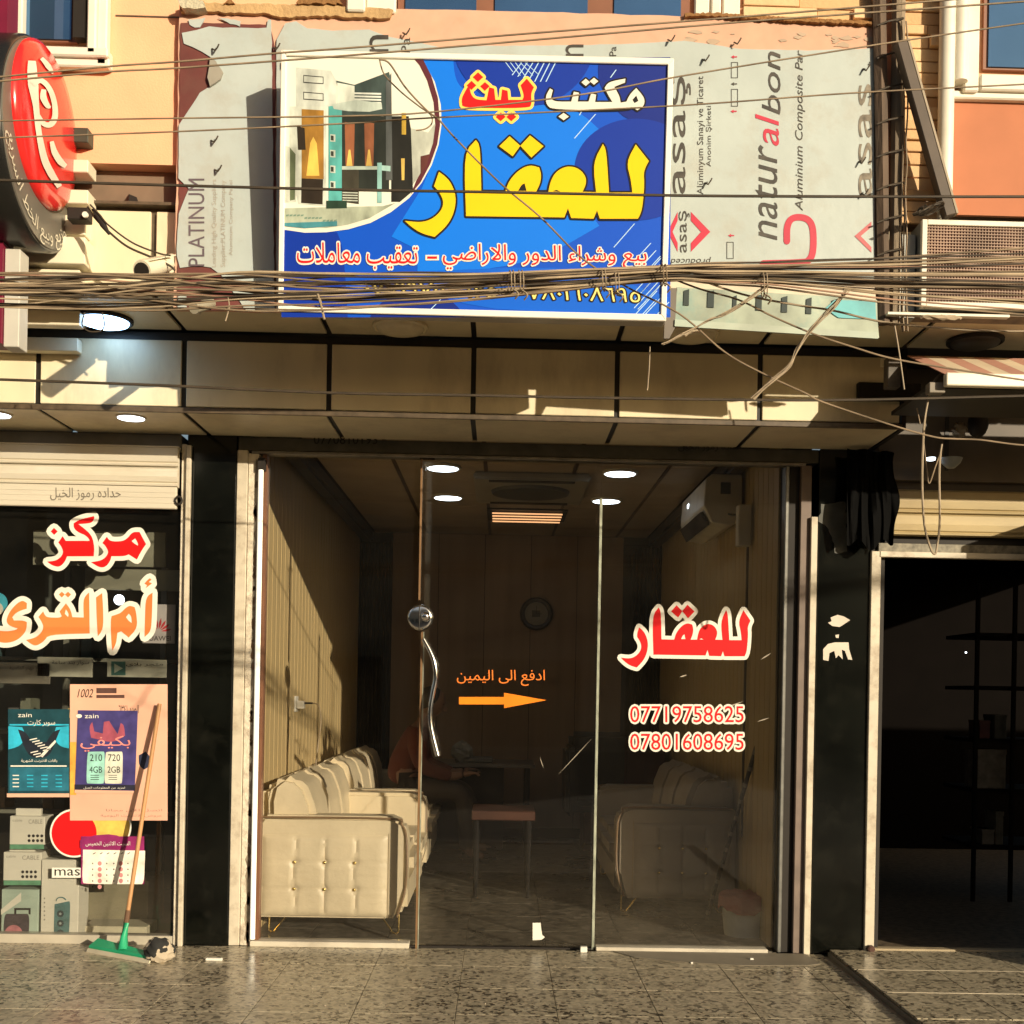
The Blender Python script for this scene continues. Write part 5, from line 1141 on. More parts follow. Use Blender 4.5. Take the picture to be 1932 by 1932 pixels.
# ------------------------------------------------------------------ the blue office sign
p0, p1 = W(900, 600, -1.275), W(900, 100, -1.365)
up_ = (p1-p0).normalized(); SN = Vector((1, 0, 0)).cross(up_).normalized()
if SN.y > 0: SN = -SN
sg = empty('shop_sign', tuple(W(890, 600, -1.25)), 'big blue lit-box sign with yellow and white Arabic lettering and a house picture', 'sign')
fs = lambda u, v: WP(u, v, p0, SN)
f2s = lambda x, y: fs(*R2(x, y))
q = [(525, 588), (1256, 607), (1271, 112), (531, 96)]
front_q = [fs(*p)-SN*.004 for p in q]
MB().hexa(front_q, [p-SN*.095 for p in front_q]).build('box', mat('sign_case', (.45, .42, .36), .4, dirt=.4), sg, bevel=.004)
fm = mat('sign_frame_white', (.86, .82, .72), .4, var=.02)
inn = [(535, 577), (1246, 594), (1259, 124), (541, 107)]
for i in range(4):
    a, b, c, d = q[i], q[(i+1) % 4], inn[(i+1) % 4], inn[i]
    fr_ = [fs(*p)+SN*.012 for p in (a, b, c, d)]; MB().hexa(fr_, [p-SN*.030 for p in fr_]).build('frame', fm, sg, bevel=.003)
def clip(poly, x0=92, y0=72, x1=1888, y1=1272):
    for ax, lim, sgn in ((0, x0, 1), (0, x1, -1), (1, y0, 1), (1, y1, -1)):
        out = []
        for i in range(len(poly)):
            a, b = poly[i-1], poly[i]; ia, ib = (a[ax]-lim)*sgn >= 0, (b[ax]-lim)*sgn >= 0
            if ia != ib: t = (lim-a[ax])/(b[ax]-a[ax]); out.append((a[0]+t*(b[0]-a[0]), a[1]+t*(b[1]-a[1])))
            if ib: out.append(b)
        poly = out
        if not poly: return []
    return poly
def sgm(name, c, es=.0): return mat(name, c, .5, var=.02, spec=.25)
bl_mid, bl_light, bl_dark, bl_deep = sgm('print_mid_blue', (.0, .075, .56)), sgm('print_light_blue', (.0, .17, .80)), sgm('print_dark_blue', (.001, .030, .33)), sgm('print_deep_blue', (.002, .018, .22))
art = decal('artwork', [clip([(80, 60), (1900, 60), (1900, 1300), (80, 1300)])], f2s, SN, .000, bl_mid, sg, sm=False)
def pr2(name, poly, m, th, sm=False, **k):
    poly = smoothpoly(poly) if sm else poly
    poly = clip(poly)
    if poly: return decal(name, [poly], f2s, SN, th, m, art, sm=False, **k)
pr2('printed_shape', [(700, 60), (885, 60), (890, 150), (915, 210), (1000, 260), (1150, 290), (1400, 295), (1490, 340), (1565, 410), (1500, 480), (1460, 560), (1450, 700), (1560, 850), (1300, 1000), (1000, 1060), (720, 1060), (720, 960), (600, 900), (850, 500)], bl_light, .001, True)
pr2('printed_shape', circ(1210, -10, 330, 310, 60), bl_dark, .0016); pr2('printed_shape', circ(1730, 590, 285, 235, 60), bl_dark, .0016); pr2('printed_shape', [(1560, 60), (1900, 60), (1900, 400), (1700, 370), (1620, 300), (1550, 180)], bl_deep, .0013, True)
pr2('printed_shape', [(80, 860), (350, 880), (380, 960), (400, 1300), (80, 1300)], bl_dark, .0016, True); pr2('printed_shape', circ(720, 1330, 230, 180, 50), bl_deep, .0018); pr2('printed_shape', [(740, 1060), (1450, 1030), (1880, 1180), (1880, 1260), (900, 1240)], sgm('print_blue_low', (.0, .11, .64)), .0012, True)
# printed picture of a house inside a round window
PIC = [(92, 70), (700, 70), (742, 110), (785, 190), (812, 290), (816, 380), (803, 470), (772, 560), (728, 640), (672, 708), (590, 772), (500, 820), (400, 850), (300, 864), (200, 866), (92, 850)]
pr2('picture_border', [(92, 60), (712, 60), (756, 105), (800, 185), (828, 290), (832, 382), (818, 476), (786, 570), (740, 652), (682, 722), (598, 787), (505, 836), (402, 866), (300, 880), (200, 882), (92, 866)], printw, .0020)
pr2('brown_arc', [(700, 75), (745, 80), (785, 160), (815, 260), (825, 385), (812, 475), (780, 565), (735, 650), (690, 705), (716, 640), (762, 560), (792, 470), (803, 385), (795, 280), (765, 180), (730, 110)], sgm('print_plum', (.10, .02, .03)), .0036)
pic = pr2('picture', PIC, sgm('pic_white', (.74, .74, .64)), .0026)
def pg_(pts, c, th=.0032, nm='picture_shape'):
    c = tuple(x*.86 for x in c); MK = 'pic_%02d_%02d_%02d' % tuple(int(x*99) for x in c); pr2(nm, pts, mat(MK, c, .5, var=.38, ns=16, stretch=(1, 1, .45), spec=.25), th)
pg_([(160, 120), (320, 135), (345, 180), (345, 300), (160, 300)], (.58, .62, .56)); pg_([(130, 300), (300, 300), (300, 760), (170, 750), (130, 560)], (.62, .66, .58))
pg_([(92, 480), (160, 490), (160, 740), (92, 745)], (.55, .58, .50), .0034); pg_([(132, 490), (158, 520), (155, 730), (132, 735)], (.12, .15, .08), .0036)
pg_([(186, 312), (288, 318), (288, 635), (186, 632)], (.36, .18, .03), .0036); pg_([(225, 470), (240, 440), (256, 470), (268, 620), (208, 620)], (.78, .50, .10), .0042); pg_([(186, 632), (285, 636), (283, 752), (184, 745)], (.03, .02, .012), .004); pg_([(165, 390), (200, 400), (205, 500), (170, 500)], (.03, .02, .02), .0046)
for a in (155, 232): decal('printed_frame', [[(194, a), (287, a+8), (287, a+42), (194, a+36)]], f2s, SN, .0038, printb, art, sm=False, holes=[[(197, a+4), (284, a+11), (284, a+38), (197, a+32)]])
pg_([(310, 300), (372, 290), (372, 745), (310, 745)], (.10, .42, .40), .0038)
for k in range(4): pg_([(318, 428+72*k), (342, 430+72*k), (342, 464+72*k), (318, 462+72*k)], (.55, .62, .55), .0042); pg_([(321, 434+72*k), (334, 436+72*k), (334, 458+72*k), (321, 456+72*k)], (.04, .05, .04), .0046)
pg_([(345, 180), (430, 200), (590, 140), (600, 200), (600, 340), (372, 340)], (.05, .075, .07), .0030)
pg_([(350, 190), (430, 205), (430, 300), (350, 300)], (.64, .68, .60), .0034)
for k in range(4): pg_([(430, 235+14*k), (553, 238+14*k), (553, 246+14*k), (430, 243+14*k)], (.72, .76, .70), .0036)
pg_([(325, 290), (440, 270), (555, 285), (558, 312), (500, 325), (400, 322), (335, 312)], (.50, .58, .52), .0040)
pg_([(372, 340), (560, 345), (590, 340), (590, 690), (372, 690)], (.02, .025, .02), .0036)
for a in (385, 475): pg_([(a, 372), (a+46, 378), (a+42, 575), (a+4, 575)], (.28, .10, .045), .0040); pg_([(a+18, 500), (a+26, 500), (a+36, 575), (a+8, 575)], (.72, .48, .12), .0044)
pg_([(372, 576), (545, 576), (545, 592), (372, 592)], (.45, .55, .48), .0044); pg_([(535, 560), (556, 560), (556, 745), (535, 745)], (.25, .48, .46), .0046); pg_([(556, 572), (596, 575), (596, 600), (556, 596)], (.35, .55, .52), .0046)
pg_([(575, 190), (600, 145), (605, 640), (575, 640)], (.09, .10, .10), .0044)
pg_([(600, 345), (680, 345), (690, 400), (700, 690), (640, 740), (600, 740)], (.015, .015, .012), .0038); pg_([(648, 330), (668, 330), (668, 430), (648, 430)], (.55, .36, .05), .0042); pg_([(645, 540), (662, 540), (660, 640), (648, 640)], (.60, .42, .10), .0042)
pg_([(690, 400), (770, 420), (800, 380), (806, 470), (770, 560), (700, 660)], (.50, .53, .46), .0034); pg_([(735, 530), (778, 520), (765, 570), (735, 620)], (.10, .03, .025), .0042)
pg_([(372, 592), (450, 592), (450, 750), (372, 740)], (.05, .045, .03), .0042)
for k in range(4): pg_([(375, 695+12*k), (445, 697+12*k), (445, 702+12*k), (375, 700+12*k)], (.5, .55, .48), .0046)
pg_([(105, 770), (300, 765), (560, 760), (620, 745), (500, 815), (400, 845), (300, 860), (110, 846)], (.42, .47, .36), .0040)
for k in range(14): pg_([(115+17*k % 230, 800+12*(k//5)), (128+17*k % 230, 798+12*(k//5)), (126+17*k % 230, 806+12*(k//5)), (113+17*k % 230, 808+12*(k//5))], (.18, .28, .22), .0046)
pg_([(105, 838), (350, 830), (350, 852), (200, 862), (105, 852)], (.06, .25, .30), .0046); pg_([(300, 735), (395, 735), (395, 770), (300, 772)], (.02, .05, .03), .0048)
# white hatching
ln = sgm('print_pale_line', (.45, .68, .90))
def hatch(x, y, dx, dy, w_): pr2('hatch_line', [(x, y), (x+w_, y), (x+dx+w_, y+dy), (x+dx, y+dy)], ln, .0022)
for k in range(5): hatch(1125+22*k, 95, 34+12*k if k < 3 else 60, (45+17*k) if k < 3 else 85-8*k, 4)
for k in range(7): hatch(1200+26*k, 95, -0-45, 60+(7*k if k < 4 else 30), 5)
for x, y, dx, dy in ((1635, 130, -26, 36), (1540, 335, -98, 112), (1720, 840, -96, 110), (1480, 315, -15, 25), (825, 1190, -52, 52)): hatch(x, y, dx, dy, 5)
for k in range(9): hatch(1795+18*(k % 3)+6*k, 930+34*k, -(60+6*k), 66+6*k, 5)
for k in range(6): hatch(1840-4*k, 990+40*k, -110, 120, 5)
# words
decal('lettering_outline', LAQAR, f2s, SN, .0032, printb, art, grow=9); decal('lettering', LAQAR, f2s, SN, .0044, printy, art, holes=LH)
decal('lettering_hole', LH, f2s, SN, .0050, bl_light, art) if 0 else None
LAYTH = [[(1225, 172), (1258, 212), (1244, 240), (1248, 290), (1234, 308), (950, 306), (928, 296), (924, 265), (942, 228), (960, 200), (965, 240), (985, 268), (1040, 272), (1052, 212), (1074, 218), (1080, 270), (1106, 270), (1112, 222), (1136, 228), (1140, 270), (1205, 270), (1214, 250), (1197, 202)],
         [(1000, 143), (1024, 165), (1000, 187), (976, 165)], [(970, 182), (992, 203), (970, 224), (948, 203)], [(1032, 188), (1054, 207), (1032, 228), (1010, 207)], [(1105, 328), (1128, 348), (1105, 368), (1082, 348)], [(1154, 328), (1177, 348), (1154, 368), (1131, 348)]]
MKTB = [[(1730, 215), (1770, 262), (1765, 300), (1735, 318), (1710, 302), (1690, 316), (1345, 316), (1315, 292), (1312, 252), (1332, 217), (1345, 225), (1336, 262), (1352, 278), (1430, 278), (1442, 232), (1466, 237), (1460, 278), (1510, 278), (1522, 240), (1545, 246), (1540, 280), (1620, 280), (1602, 250), (1584, 215), (1602, 187), (1680, 172), (1678, 190), (1628, 210), (1652, 250), (1658, 283), (1685, 278), (1700, 245)],
        [(1497, 172), (1517, 189), (1497, 206), (1477, 189)], [(1535, 168), (1555, 184), (1535, 200), (1515, 184)], [(1395, 330), (1419, 347), (1395, 364), (1371, 347)]]
decal('lettering_outline', LAYTH, f2s, SN, .0032, sgm('print_yellow_edge', (.90, .62, .12)), art, grow=13); decal('lettering', LAYTH, f2s, SN, .0044, printr, art)
decal('lettering_outline', MKTB, f2s, SN, .0032, printb, art, grow=8); decal('lettering', MKTB, f2s, SN, .0044, printw, art, holes=[[(1730, 250), (1740, 275), (1722, 285), (1712, 270)]])
for t, qd in (('بيع وشراء الدور والاراضي', [(838, 930), (1778, 950), (1778, 1052), (838, 1052)]), ('تعقيب معاملات', [(165, 925), (722, 935), (722, 1052), (165, 1048)])):
    text('lettering_outline', t, qd, f2s, SN, .0032, printw, art, base=.035, stroke=.065); text('lettering', t, qd, f2s, SN, .0044, printr, art, base=.035)
decal('dash_outline', [box4(757, 985, 820, 1010)], f2s, SN, .0032, printw, art, sm=False); decal('dash', [box4(766, 992, 811, 1003)], f2s, SN, .0044, printr, art, sm=False)
qd = [(480, 1105), (1748, 1140), (1748, 1205), (480, 1165)]
text('number_outline', '٠٧٧١٩٧٥٨٦٢٥ - ٠٧٨٠١٦٠٨٦٩٥', qd, f2s, SN, .0032, printb, art, base=.02, stroke=.06); text('number', '٠٧٧١٩٧٥٨٦٢٥ - ٠٧٨٠١٦٠٨٦٩٥', qd, f2s, SN, .0044, sgm('print_pale_yellow', (.85, .70, .22)), art, base=.03)

# ------------------------------------------------------------------ round projecting sign and the neighbour's fins
XS, RS = -1.85, .35
rs = empty('round_sign', (XS, -1.33, 3.1), 'round red projecting sign with a white swirl on a grey black disc', 'sign')
fr = lambda u, v: WX(u, v, XS)
cyc, czc = -1.36, 3.535
ring_m = mat('sign_grey_face', (.13, .12, .10), .35, var=.1); bk_ = mat('sign_black_case', (.012, .012, .011), .25)
MB().lathe((XS-.06, cyc+.0, czc-.082), [(.39, -.13), (.395, -.12), (.395, .045), (.387, .055)], 'x', 64).build('case', bk_, rs, smooth=True)
MB().lathe((XS-.004, cyc+.0, czc-.082), [(.380, -.004), (.378, .004)], 'x', 64).build('face_plate', ring_m, rs, smooth=True)
redm = mat('red_dome', (.70, .022, .02), .18, var=.06, coat=.4)
dome = MB().lathe((XS, cyc, czc), [(.31, .0), (.308, .012), (.29, .026), (.23, .040), (.13, .048), (.02, .051)], 'x', 64).build('red_dome', redm, rs, smooth=True)
def dome_h(y, z):
    return XS+.006+float(np.interp(math.hypot(y-cyc, z-czc), [.02, .13, .23, .29, .308, .33], [.051, .048, .040, .026, .012, .0]))
fd = lambda x, y: (lambda p: Vector((dome_h(p.y, p.z), p.y, p.z)))(WX(*R1a(x, y), XS+.04))
swm = mat('swirl_white', (.80, .68, .58), .3)
def ribbon(pts, ws, fn, m, par, name='swirl'):
    P_ = spline([(a, b, 0) for a, b in pts], 6); n = len(P_); mb = MB()
    for i, p in enumerate(P_):
        t = (P_[min(i+1, n-1)]-P_[max(i-1, 0)]).normalized(); k = i/(n-1)*(len(ws)-1); j = min(int(k), len(ws)-2); w_ = ws[j]+(ws[j+1]-ws[j])*(k-j)
        a = p+Vector((-t.y, t.x, 0))*w_; b = p-Vector((-t.y, t.x, 0))*w_; mb.v += [fn(a.x, a.y), fn(b.x, b.y)]
    for i in range(n-1): mb.f.append((2*i, 2*i+1, 2*i+3, 2*i+2))
    return mb.build(name, m, par)
ribbon([(182, 340), (178, 400), (180, 480), (190, 600), (205, 740), (235, 880), (275, 970), (325, 1045)], [16, 20, 22, 14, 13, 16, 18, 14], fd, swm, rs)
ribbon([(175, 470), (215, 450), (255, 490), (282, 570), (285, 650), (262, 695), (225, 690), (200, 640)], [16, 14, 14, 15, 16, 16, 13, 6], fd, swm, rs)
ribbon([(228, 500), (225, 545), (245, 590), (262, 600)], [12, 16, 14, 5], fd, swm, rs)
ribbon([(268, 790), (285, 850), (320, 905), (352, 930)], [10, 16, 18, 10], fd, swm, rs)
ribbon([(228, 325), (260, 370), (285, 410)], [10, 16, 6], fd, swm, rs)
# small Arabic words that follow the lower rim
def rimtext(t, th0, th1, R, size, m):
    b = [p for c in glyphs(t, .02) for p in c]; x0, x1 = min(p[0] for p in b), max(p[0] for p in b)
    v, f = fill(glyphs(t, .02))
    def g(x, y):
        th = th0+(th1-th0)*(x-x0)/(x1-x0); r = R-y*size
        return Vector((XS+.0035, cyc+r*math.cos(th), czc-.082+r*math.sin(th)))
    if len(f): flat('lettering', v, f, g, Vector((1, 0, 0)), .001, m, rs)
rimtext('توزيع وبيع الخط السريع', R_(196), R_(318), .352, .075, mat('rim_print', (.62, .58, .46), .5))
for (a, b, c_, d) in ((355, 1120, 500, 1240),): 
    x0, z0, x1, z1 = rect(*R1a(385, 1170), *R1a(500, 1238), -1.2); bx((x0, -1.22, z0), (x1, -1.16, z1)).build('mount_bracket', darkm, rs, bevel=.003)
ring_ = W(*R1a(480, 1205), -1.23); MB().lathe(tuple(ring_), [(.012, 0), (.012, -.01)], 'y', 12).build('bolt', printw, rs)
finm = mat('fin_cream', (.74, .68, .52), .4, var=.05, dirt=.3, dirtcol=(.4, .33, .22)); 
fin = empty('sign_louvre', tuple(W(60, 660, -1.3)), 'stack of cream horizontal fins on the neighbouring shop behind the round sign', 'louvre')
for (u1, v0, v1, Y, d) in ((166, 300, 324, -1.15, .1), (166, 357, 383, -1.15, .1), (160, 405, 442, -1.12, .08), (160, 446, 497, -1.15, .1), (150, 508, 526, -1.12, .08), (150, 585, 613, -.80, .06), (147, 637, 662, -.565, .055)):
    x0, z0, x1, z1 = rect(-200, v0, u1, v1, Y); x1 = W(u1, (v0+v1)/2, Y).x; z0 = W(u1-40, v1, Y).z; z1 = W(u1-40, v0, Y).z
    bx((-4, Y, z0), (x1, Y+d, z1)).build('fin', finm, fin, bevel=.003)
x0, z0, x1, z1 = rect(120, 240, 166, 268, -1.15); bx((-4, -1.15, z0), (x1, -1.02, z1)).build('fin', mat('fin_dark_green', (.04, .05, .035), .5), fin, bevel=.003)
bx((-4, -1.152, z0), (W(130, 250, -1.15).x, -1.10, z1+.003)).build('fin_cap', finm, fin)
cp = empty('crimson_panel', tuple(W(0, 650, -1.38)), 'crimson vertical panel with a pale post at the left edge of the picture', 'panel')
x1 = W(8, 560, -1.38).x; bx((-3.0, -1.40, W(0, 650, -1.38).z), (x1, -1.30, 6)).build('panel', mat('crimson', (.16, .008, .03), .4), cp); bx((x1+.001, -1.385, W(20, 655, -1.38).z), (W(37, 600, -1.38).x, -1.30, W(20, 470, -1.38).z)).build('post', mat('grey_post', (.50, .48, .42), .5, var=.1), cp, bevel=.003)
bx((x1+.001, -1.1, W(30, 62, -1.1).z), (W(42, 30, -1.1).x, -1.02, 6)).build('upper_post', white, cp)
# CCTV camera under the hoarding's left edge
cc = W(292, 506, -1.35)
cv = empty('security_camera', tuple(cc), 'small cream bullet security camera beside the left edge of the hoarding', 'camera')
pa = W(268, 510, -1.42); pb2 = W(318, 498, -1.22)
MB().tube([pb2, pa.lerp(pb2, .4), pa], [.026, .036, .038], 18).build('body', finm, cv, smooth=True); MB().tube([pa, pa+(pa-pb2).normalized()*.004], .030, 16).build('lens', darkm, cv)
MB().hexa([pa+Vector((-.03, 0, .038)), pa+Vector((.035, 0, .044)), pb2+Vector((.03, 0, .04)), pb2+Vector((-.03, 0, .034))], [pa+Vector((-.03, 0, .033)), pa+Vector((.035, 0, .039)), pb2+Vector((.03, 0, .035)), pb2+Vector((-.03, 0, .029))]).build('sunshade', finm, cv)
MB().tube([pb2, W(325, 500, -1.12)], .012, 8).build('arm', finm, cv); MB().lathe(tuple(W(326, 500, -1.09)), [(.04, 0), (.04, -.02)], 'y', 16).build('mount', finm, cv)
c2v = empty('small_camera', tuple(W(380, 575, -1.2)), 'second small camera hanging under the cables below the torn sheets', 'camera')
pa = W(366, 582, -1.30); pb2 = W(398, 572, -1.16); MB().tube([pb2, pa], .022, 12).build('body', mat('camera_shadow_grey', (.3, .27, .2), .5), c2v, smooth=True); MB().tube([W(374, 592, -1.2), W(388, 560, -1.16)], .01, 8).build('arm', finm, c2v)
x = W(245, 372, -1.0); sb_ = empty('wall_bracket', tuple(x), 'small black bracket on the brown stripe left of the hoarding', 'bracket')
MB().hexa([W(u, v, -1.06) for u, v in ((243, 380), (262, 384), (258, 372), (243, 366))], [W(u, v, -1.0) for u, v in ((243, 380), (262, 384), (258, 372), (243, 366))]).build('plate', darkm, sb_)
P('stripe_lip', (-2.2, YC-.03, zb1-.012), (W(338, 380, YC).x, YC+.03, zb1), trimc)

# ------------------------------------------------------------------ round lamps under the canopy and downlights
for i, (x, m, lb) in enumerate(((-1.84, lampbig, 'lit blue white round lamp under the canopy at the left'), (-.49, clad, 'unlit round lamp under the canopy below the blue sign'), (.85, clad, 'unlit round lamp under the canopy at the right corner of the blue sign'), (2.17, mat('dusty_lamp', (.06, .05, .04), .5), 'dark dusty round lamp under the canopy above the striped awning'))):
    o = empty('round_lamp', (x, -.66, ZT), lb, 'lamp', 'round lamps under the canopy')
    MB().lathe((x, -.66, ZT), [(.128, 0), (.128, -.012), (.118, -.018), (.112, -.014)], 'z', 40).build('rim', darkm if i in (0, 3) else clad, o, smooth=True)
    MB().lathe((x, -.66, ZT), [(.112, -.010), (.106, -.022), (.07, -.034), (.01, -.038)], 'z', 40).build('diffuser', m, o, smooth=True)
for x, lb in ((-1.80, 'lit small downlight in the soffit above the left roller shutter'), (-2.44, 'lit small downlight at the left edge of the picture')):
    o = empty('downlight', (x, -.38, ZS), lb, 'lamp', 'small downlights in the soffit')
    MB().lathe((x, -.38, ZS), [(.072, 0), (.072, -.004), (.066, -.006)], 'z', 36).build('rim', printw, o, smooth=True); MB().lathe((x, -.38, ZS), [(.064, -.003), (.062, -.008)], 'z', 36).build('diffuser', lampon, o)

# ------------------------------------------------------------------ pole, brace, caged air conditioner, awning
YPO = -1.135
po = empty('utility_pole', tuple(W(1680, 615, YPO)), 'old rusty double pole wrapped in wires right of the hoarding', 'pole')
pm = mat('rusty_pole', (.085, .055, .035), .75, var=.5, ns=14, stretch=(1, 1, .2), bump=.5, dirt=.5); pm2 = mat('weathered_pole', (.22, .17, .115), .8, var=.4, ns=12, stretch=(1, 1, .15), bump=.5)
MB().tube([W(1667, 612, YPO), W(1663, 300, YPO), W(1657, -60, YPO)], [.026, .030, .031], 6).build('post', pm, po)
MB().tube([W(1687, 612, YPO+.01), W(1692, 300, YPO+.01), W(1696, -60, YPO+.01)], [.024, .028, .030], 8).build('post', pm2, po)
for k in range(9): v = 40+62*k; MB().tube([W(1655, v+8, YPO-.03), W(1676, v, YPO-.035), W(1704, v-6, YPO-.03), W(1706, v-4, YPO+.02)], .004, 5).build('binding_wire', cabled, po)
for k in range(3):
    pts = [W(1700+5*k+random.uniform(-3, 3), v, YPO-.02-.01*k) for v in range(40, 640, 45)]; MB().tube(spline(pts, 3), .0035, 5).build('wrapped_wire', cable, po)
br = empty('brace', tuple(W(1800, 405, -1.2)), 'dark diagonal steel brace running down right from the pole', 'brace')
a, b = W(1702, 75, -1.24), W(1795, 405, -1.225); dv = (b-a).normalized(); sx_ = Vector((.021, 0, .006))
MB().hexa([a-sx_, a+sx_, b+sx_, b-sx_], [p+Vector((0, .05, 0)) for p in (a-sx_, a+sx_, b+sx_, b-sx_)]).build('bar', mat('brace_steel', (.07, .05, .035), .6, var=.3), br, bevel=.003)
b2 = [p+Vector((.026, 0, .008)) for p in (a-sx_*.2, a+sx_*.2, b+sx_*.2, b-sx_*.2)]; MB().hexa(b2, [p+Vector((0, .04, 0)) for p in b2]).build('flange', mat('brace_light', (.32, .26, .18), .6), br)
YA = -1.19
au = empty('caged_air_conditioner', tuple(W(1850, 583, YA)), 'air conditioner box with rusty red mesh front in a white frame right of the pole', 'air conditioner')
x0, z0, x1, z1 = rect(1737, 415, 2080, 583, YA); z0 = W(1800, 583, YA).z; z1 = W(1800, 417, YA).z
bx((x0+.002, YA+.012, z0+.002), (x1, YA+.13, z1-.002)).build('casing', mat('grey_blue_case', (.20, .22, .22), .5, var=.1), au)
cf = mat('cage_frame', (.74, .70, .58), .5, dirt=.4)
for a, b in (((x0, z0), (x0+.022, z1)), ((x0+.0225, z1-.022), (x1, z1)), ((x0+.0225, z0), (x1, z0+.026))): bx((a[0], YA-.012, a[1]), (b[0], YA+.011, b[1])).build('frame', cf, au, bevel=.002)
bx((x0+.023, YA+.002, z0+.027), (x1, YA+.011, z1-.023)).build('coil', mat('coil_red_brown', (.22, .10, .075), .7, var=.6, ns=6), au)
mb = MB(); t = .0022; s_ = .0125; nx = int((x1-x0-.03)/s_); nz = int((z1-z0-.05)/s_)
for i in range(nx): x = x0+.03+s_*i; mb.box((x, YA-.004, z0+.026), (x+t*1.6, YA-.001, z1-.022))
for j in range(nz): z = z0+.035+s_*j; mb.box((x0+.022, YA-.0075, z), (x1, YA-.0045, z+t*1.6))
mb.build('mesh_grid', mat('mesh_brown', (.36, .24, .17), .6, var=.4, ns=5), au, kind='stuff')
bx((x0-.10, YA+.05, z0-.03), (x0-.004, YA+.13, z1-.04)).build('side_box', mat('side_box_grey', (.42, .43, .40), .5, var=.1), au, bevel=.003)
sh_ = empty('shelf_bracket', tuple(W(1850, 612, YA)), 'dirty steel shelf with a pale front strip that carries the caged air conditioner', 'bracket')
zs_ = W(1800, 597, YA+.05).z; bx((W(1700, 600, YA+.05).x, YA+.031, zs_), (x1, YC-.004, z0-.004)).build('shelf', mat('dirty_steel', (.16, .12, .08), .7, var=.4, ns=15), sh_)
bx((W(1668, 600, YA+.05).x, YA+.0, zs_-.014), (W(1905, 600, YA).x, YA+.03, zs_-.004)).build('front_strip', cf, sh_); bx((W(1663, 570, YA+.05).x, YA+.06, zs_-.01), (W(1671, 570, YA+.05).x, YA+.09, W(1667, 525, YA+.05).z)).build('upright', cf, sh_)
mb = ellipsoid(W(1775, 600, YA-.02), (.09, .02, .010), n=14, m=8)
for v in mb.v: v.z += random.uniform(-.004, .006)
mb.build('cloth_scrap', mat('dirty_rag', (.40, .32, .22), .9), None, label='dirty rag lying along the shelf under the caged air conditioner', cat='rag')
mb = MB()
tb2 = empty('wire_tangle', tuple(W(1745, 400, -1.3)), 'loose tangle of wire on top of the grey box beside the pole', 'wire')
for k in range(4):
    c = W(1742+6*k, 398-2*k, -1.28); MB().tube([c+Vector((.045*math.cos(t+k)*random.uniform(.6, 1.1), .03*math.sin(t), .018*math.sin(t*1.3+k))) for t in [j*.5 for j in range(15)]], .004, 5).build('strand', cabled, tb2)
# striped awning
aw = empty('awning', tuple(W(1850, 730, -.6)), 'half rolled striped awning with a bright white front bar over the right shop', 'awning')
bL, fL = W(1712, 671, -.80), W(1782, 705, -1.12); L_ = 2.2
stm = [mat('awning_red', (.42, .22, .16), .85, var=.1), mat('awning_cream', (.58, .48, .34), .85, var=.1)]
for k in range(30):
    a0_, a1_ = k*.075, (k+1)*.075-.001
    q_ = [bL+Vector((a0_, 0, 0)), bL+Vector((a1_, 0, 0)), fL+Vector((a1_, 0, .0)), fL+Vector((a0_, 0, .0))]
    MB().hexa(q_, [p+Vector((0, 0, -.004)) for p in q_]).build('stripe', stm[k % 2], aw)
zt_, zb_ = W(1850, 707, -1.12).z, W(1850, 731, -1.12).z
bx((fL.x, -1.145, zb_), (fL.x+L_, -1.105, zt_)).build('front_bar', mat('bar_white', (.82, .76, .60), .35, var=.03), aw, bevel=.004)
bx((fL.x-.05, -1.09, zb_+.0), (fL.x+L_, -.60, zb_+.018)).build('under_tray', darkm, aw)
x0, z0, x1, z1 = rect(1675, 672, 1700, 730, -.80); bx((x0, -.80, z0), (x1, -.74, z1)).build('end_bracket', mat('bracket_grey', (.09, .075, .06), .6, var=.4, ns=20), aw, bevel=.004)
x0, z0, x1, z1 = rect(1618, 722, 1678, 755, -.52); bx((x0, -.53, z0), (x1+.15, -.30, z1)).build('motor_box', darkm, aw, bevel=.004)
x0, z0, x1, z1 = rect(1752, 722, 1782, 742, -1.09); bx((x0, -1.10, z0), (x1, -1.05, z1)).build('end_cap', mat('end_cap_grey', (.2, .17, .13), .6), aw, bevel=.003)
c = W(1667, 684, -.58); bx((c.x-.012, -.585, c.z-.02), (c.x+.015, -.57, c.z+.02)).build('clip', finm, aw)
fo_ = empty('tube_light', tuple(W(1900, 748, -.4)), 'pale fluorescent tube fitting under the awning at the right edge', 'light')
a, b = W(1888, 745, -.4), W(2000, 749, -.4); bx((a.x, -.42, a.z-.006), (b.x, -.38, a.z+.030)).build('batten', finm, fo_, bevel=.002); MB().cyl((a.x+.01, -.43, a.z-.015), (b.x, -.43, a.z-.015), .012, 12).build('tube', printw, fo_, smooth=True); MB().cyl((a.x-.002, -.43, a.z-.015), (a.x+.02, -.43, a.z-.015), .015, 12).build('holder', printw, fo_)
bu = empty('broken_lamp', tuple(W(1783, 876, -.3)), 'small broken glass lamp hanging above the yellowed shutter', 'lamp')
c = W(1783, 872, -.3); MB().lathe((c.x+.03, c.y, c.z), [(.055, .02), (.045, -.005), (.02, -.028), (.0, -.03)], 'z', 18).build('shade', mat('dusty_glass_shade', (.22, .24, .25), .3), bu, smooth=True); MB().lathe((c.x-.07, c.y, c.z+.02), [(.022, 0), (.02, -.012), (.005, -.014)], 'z', 16).build('bulb', lampon, bu, smooth=True)
fn_ = empty('wrapped_fitting', tuple(W(1815, 812, -.35)), 'crumpled pale wrapped fitting hanging beside a dark motor under the awning', 'fitting')
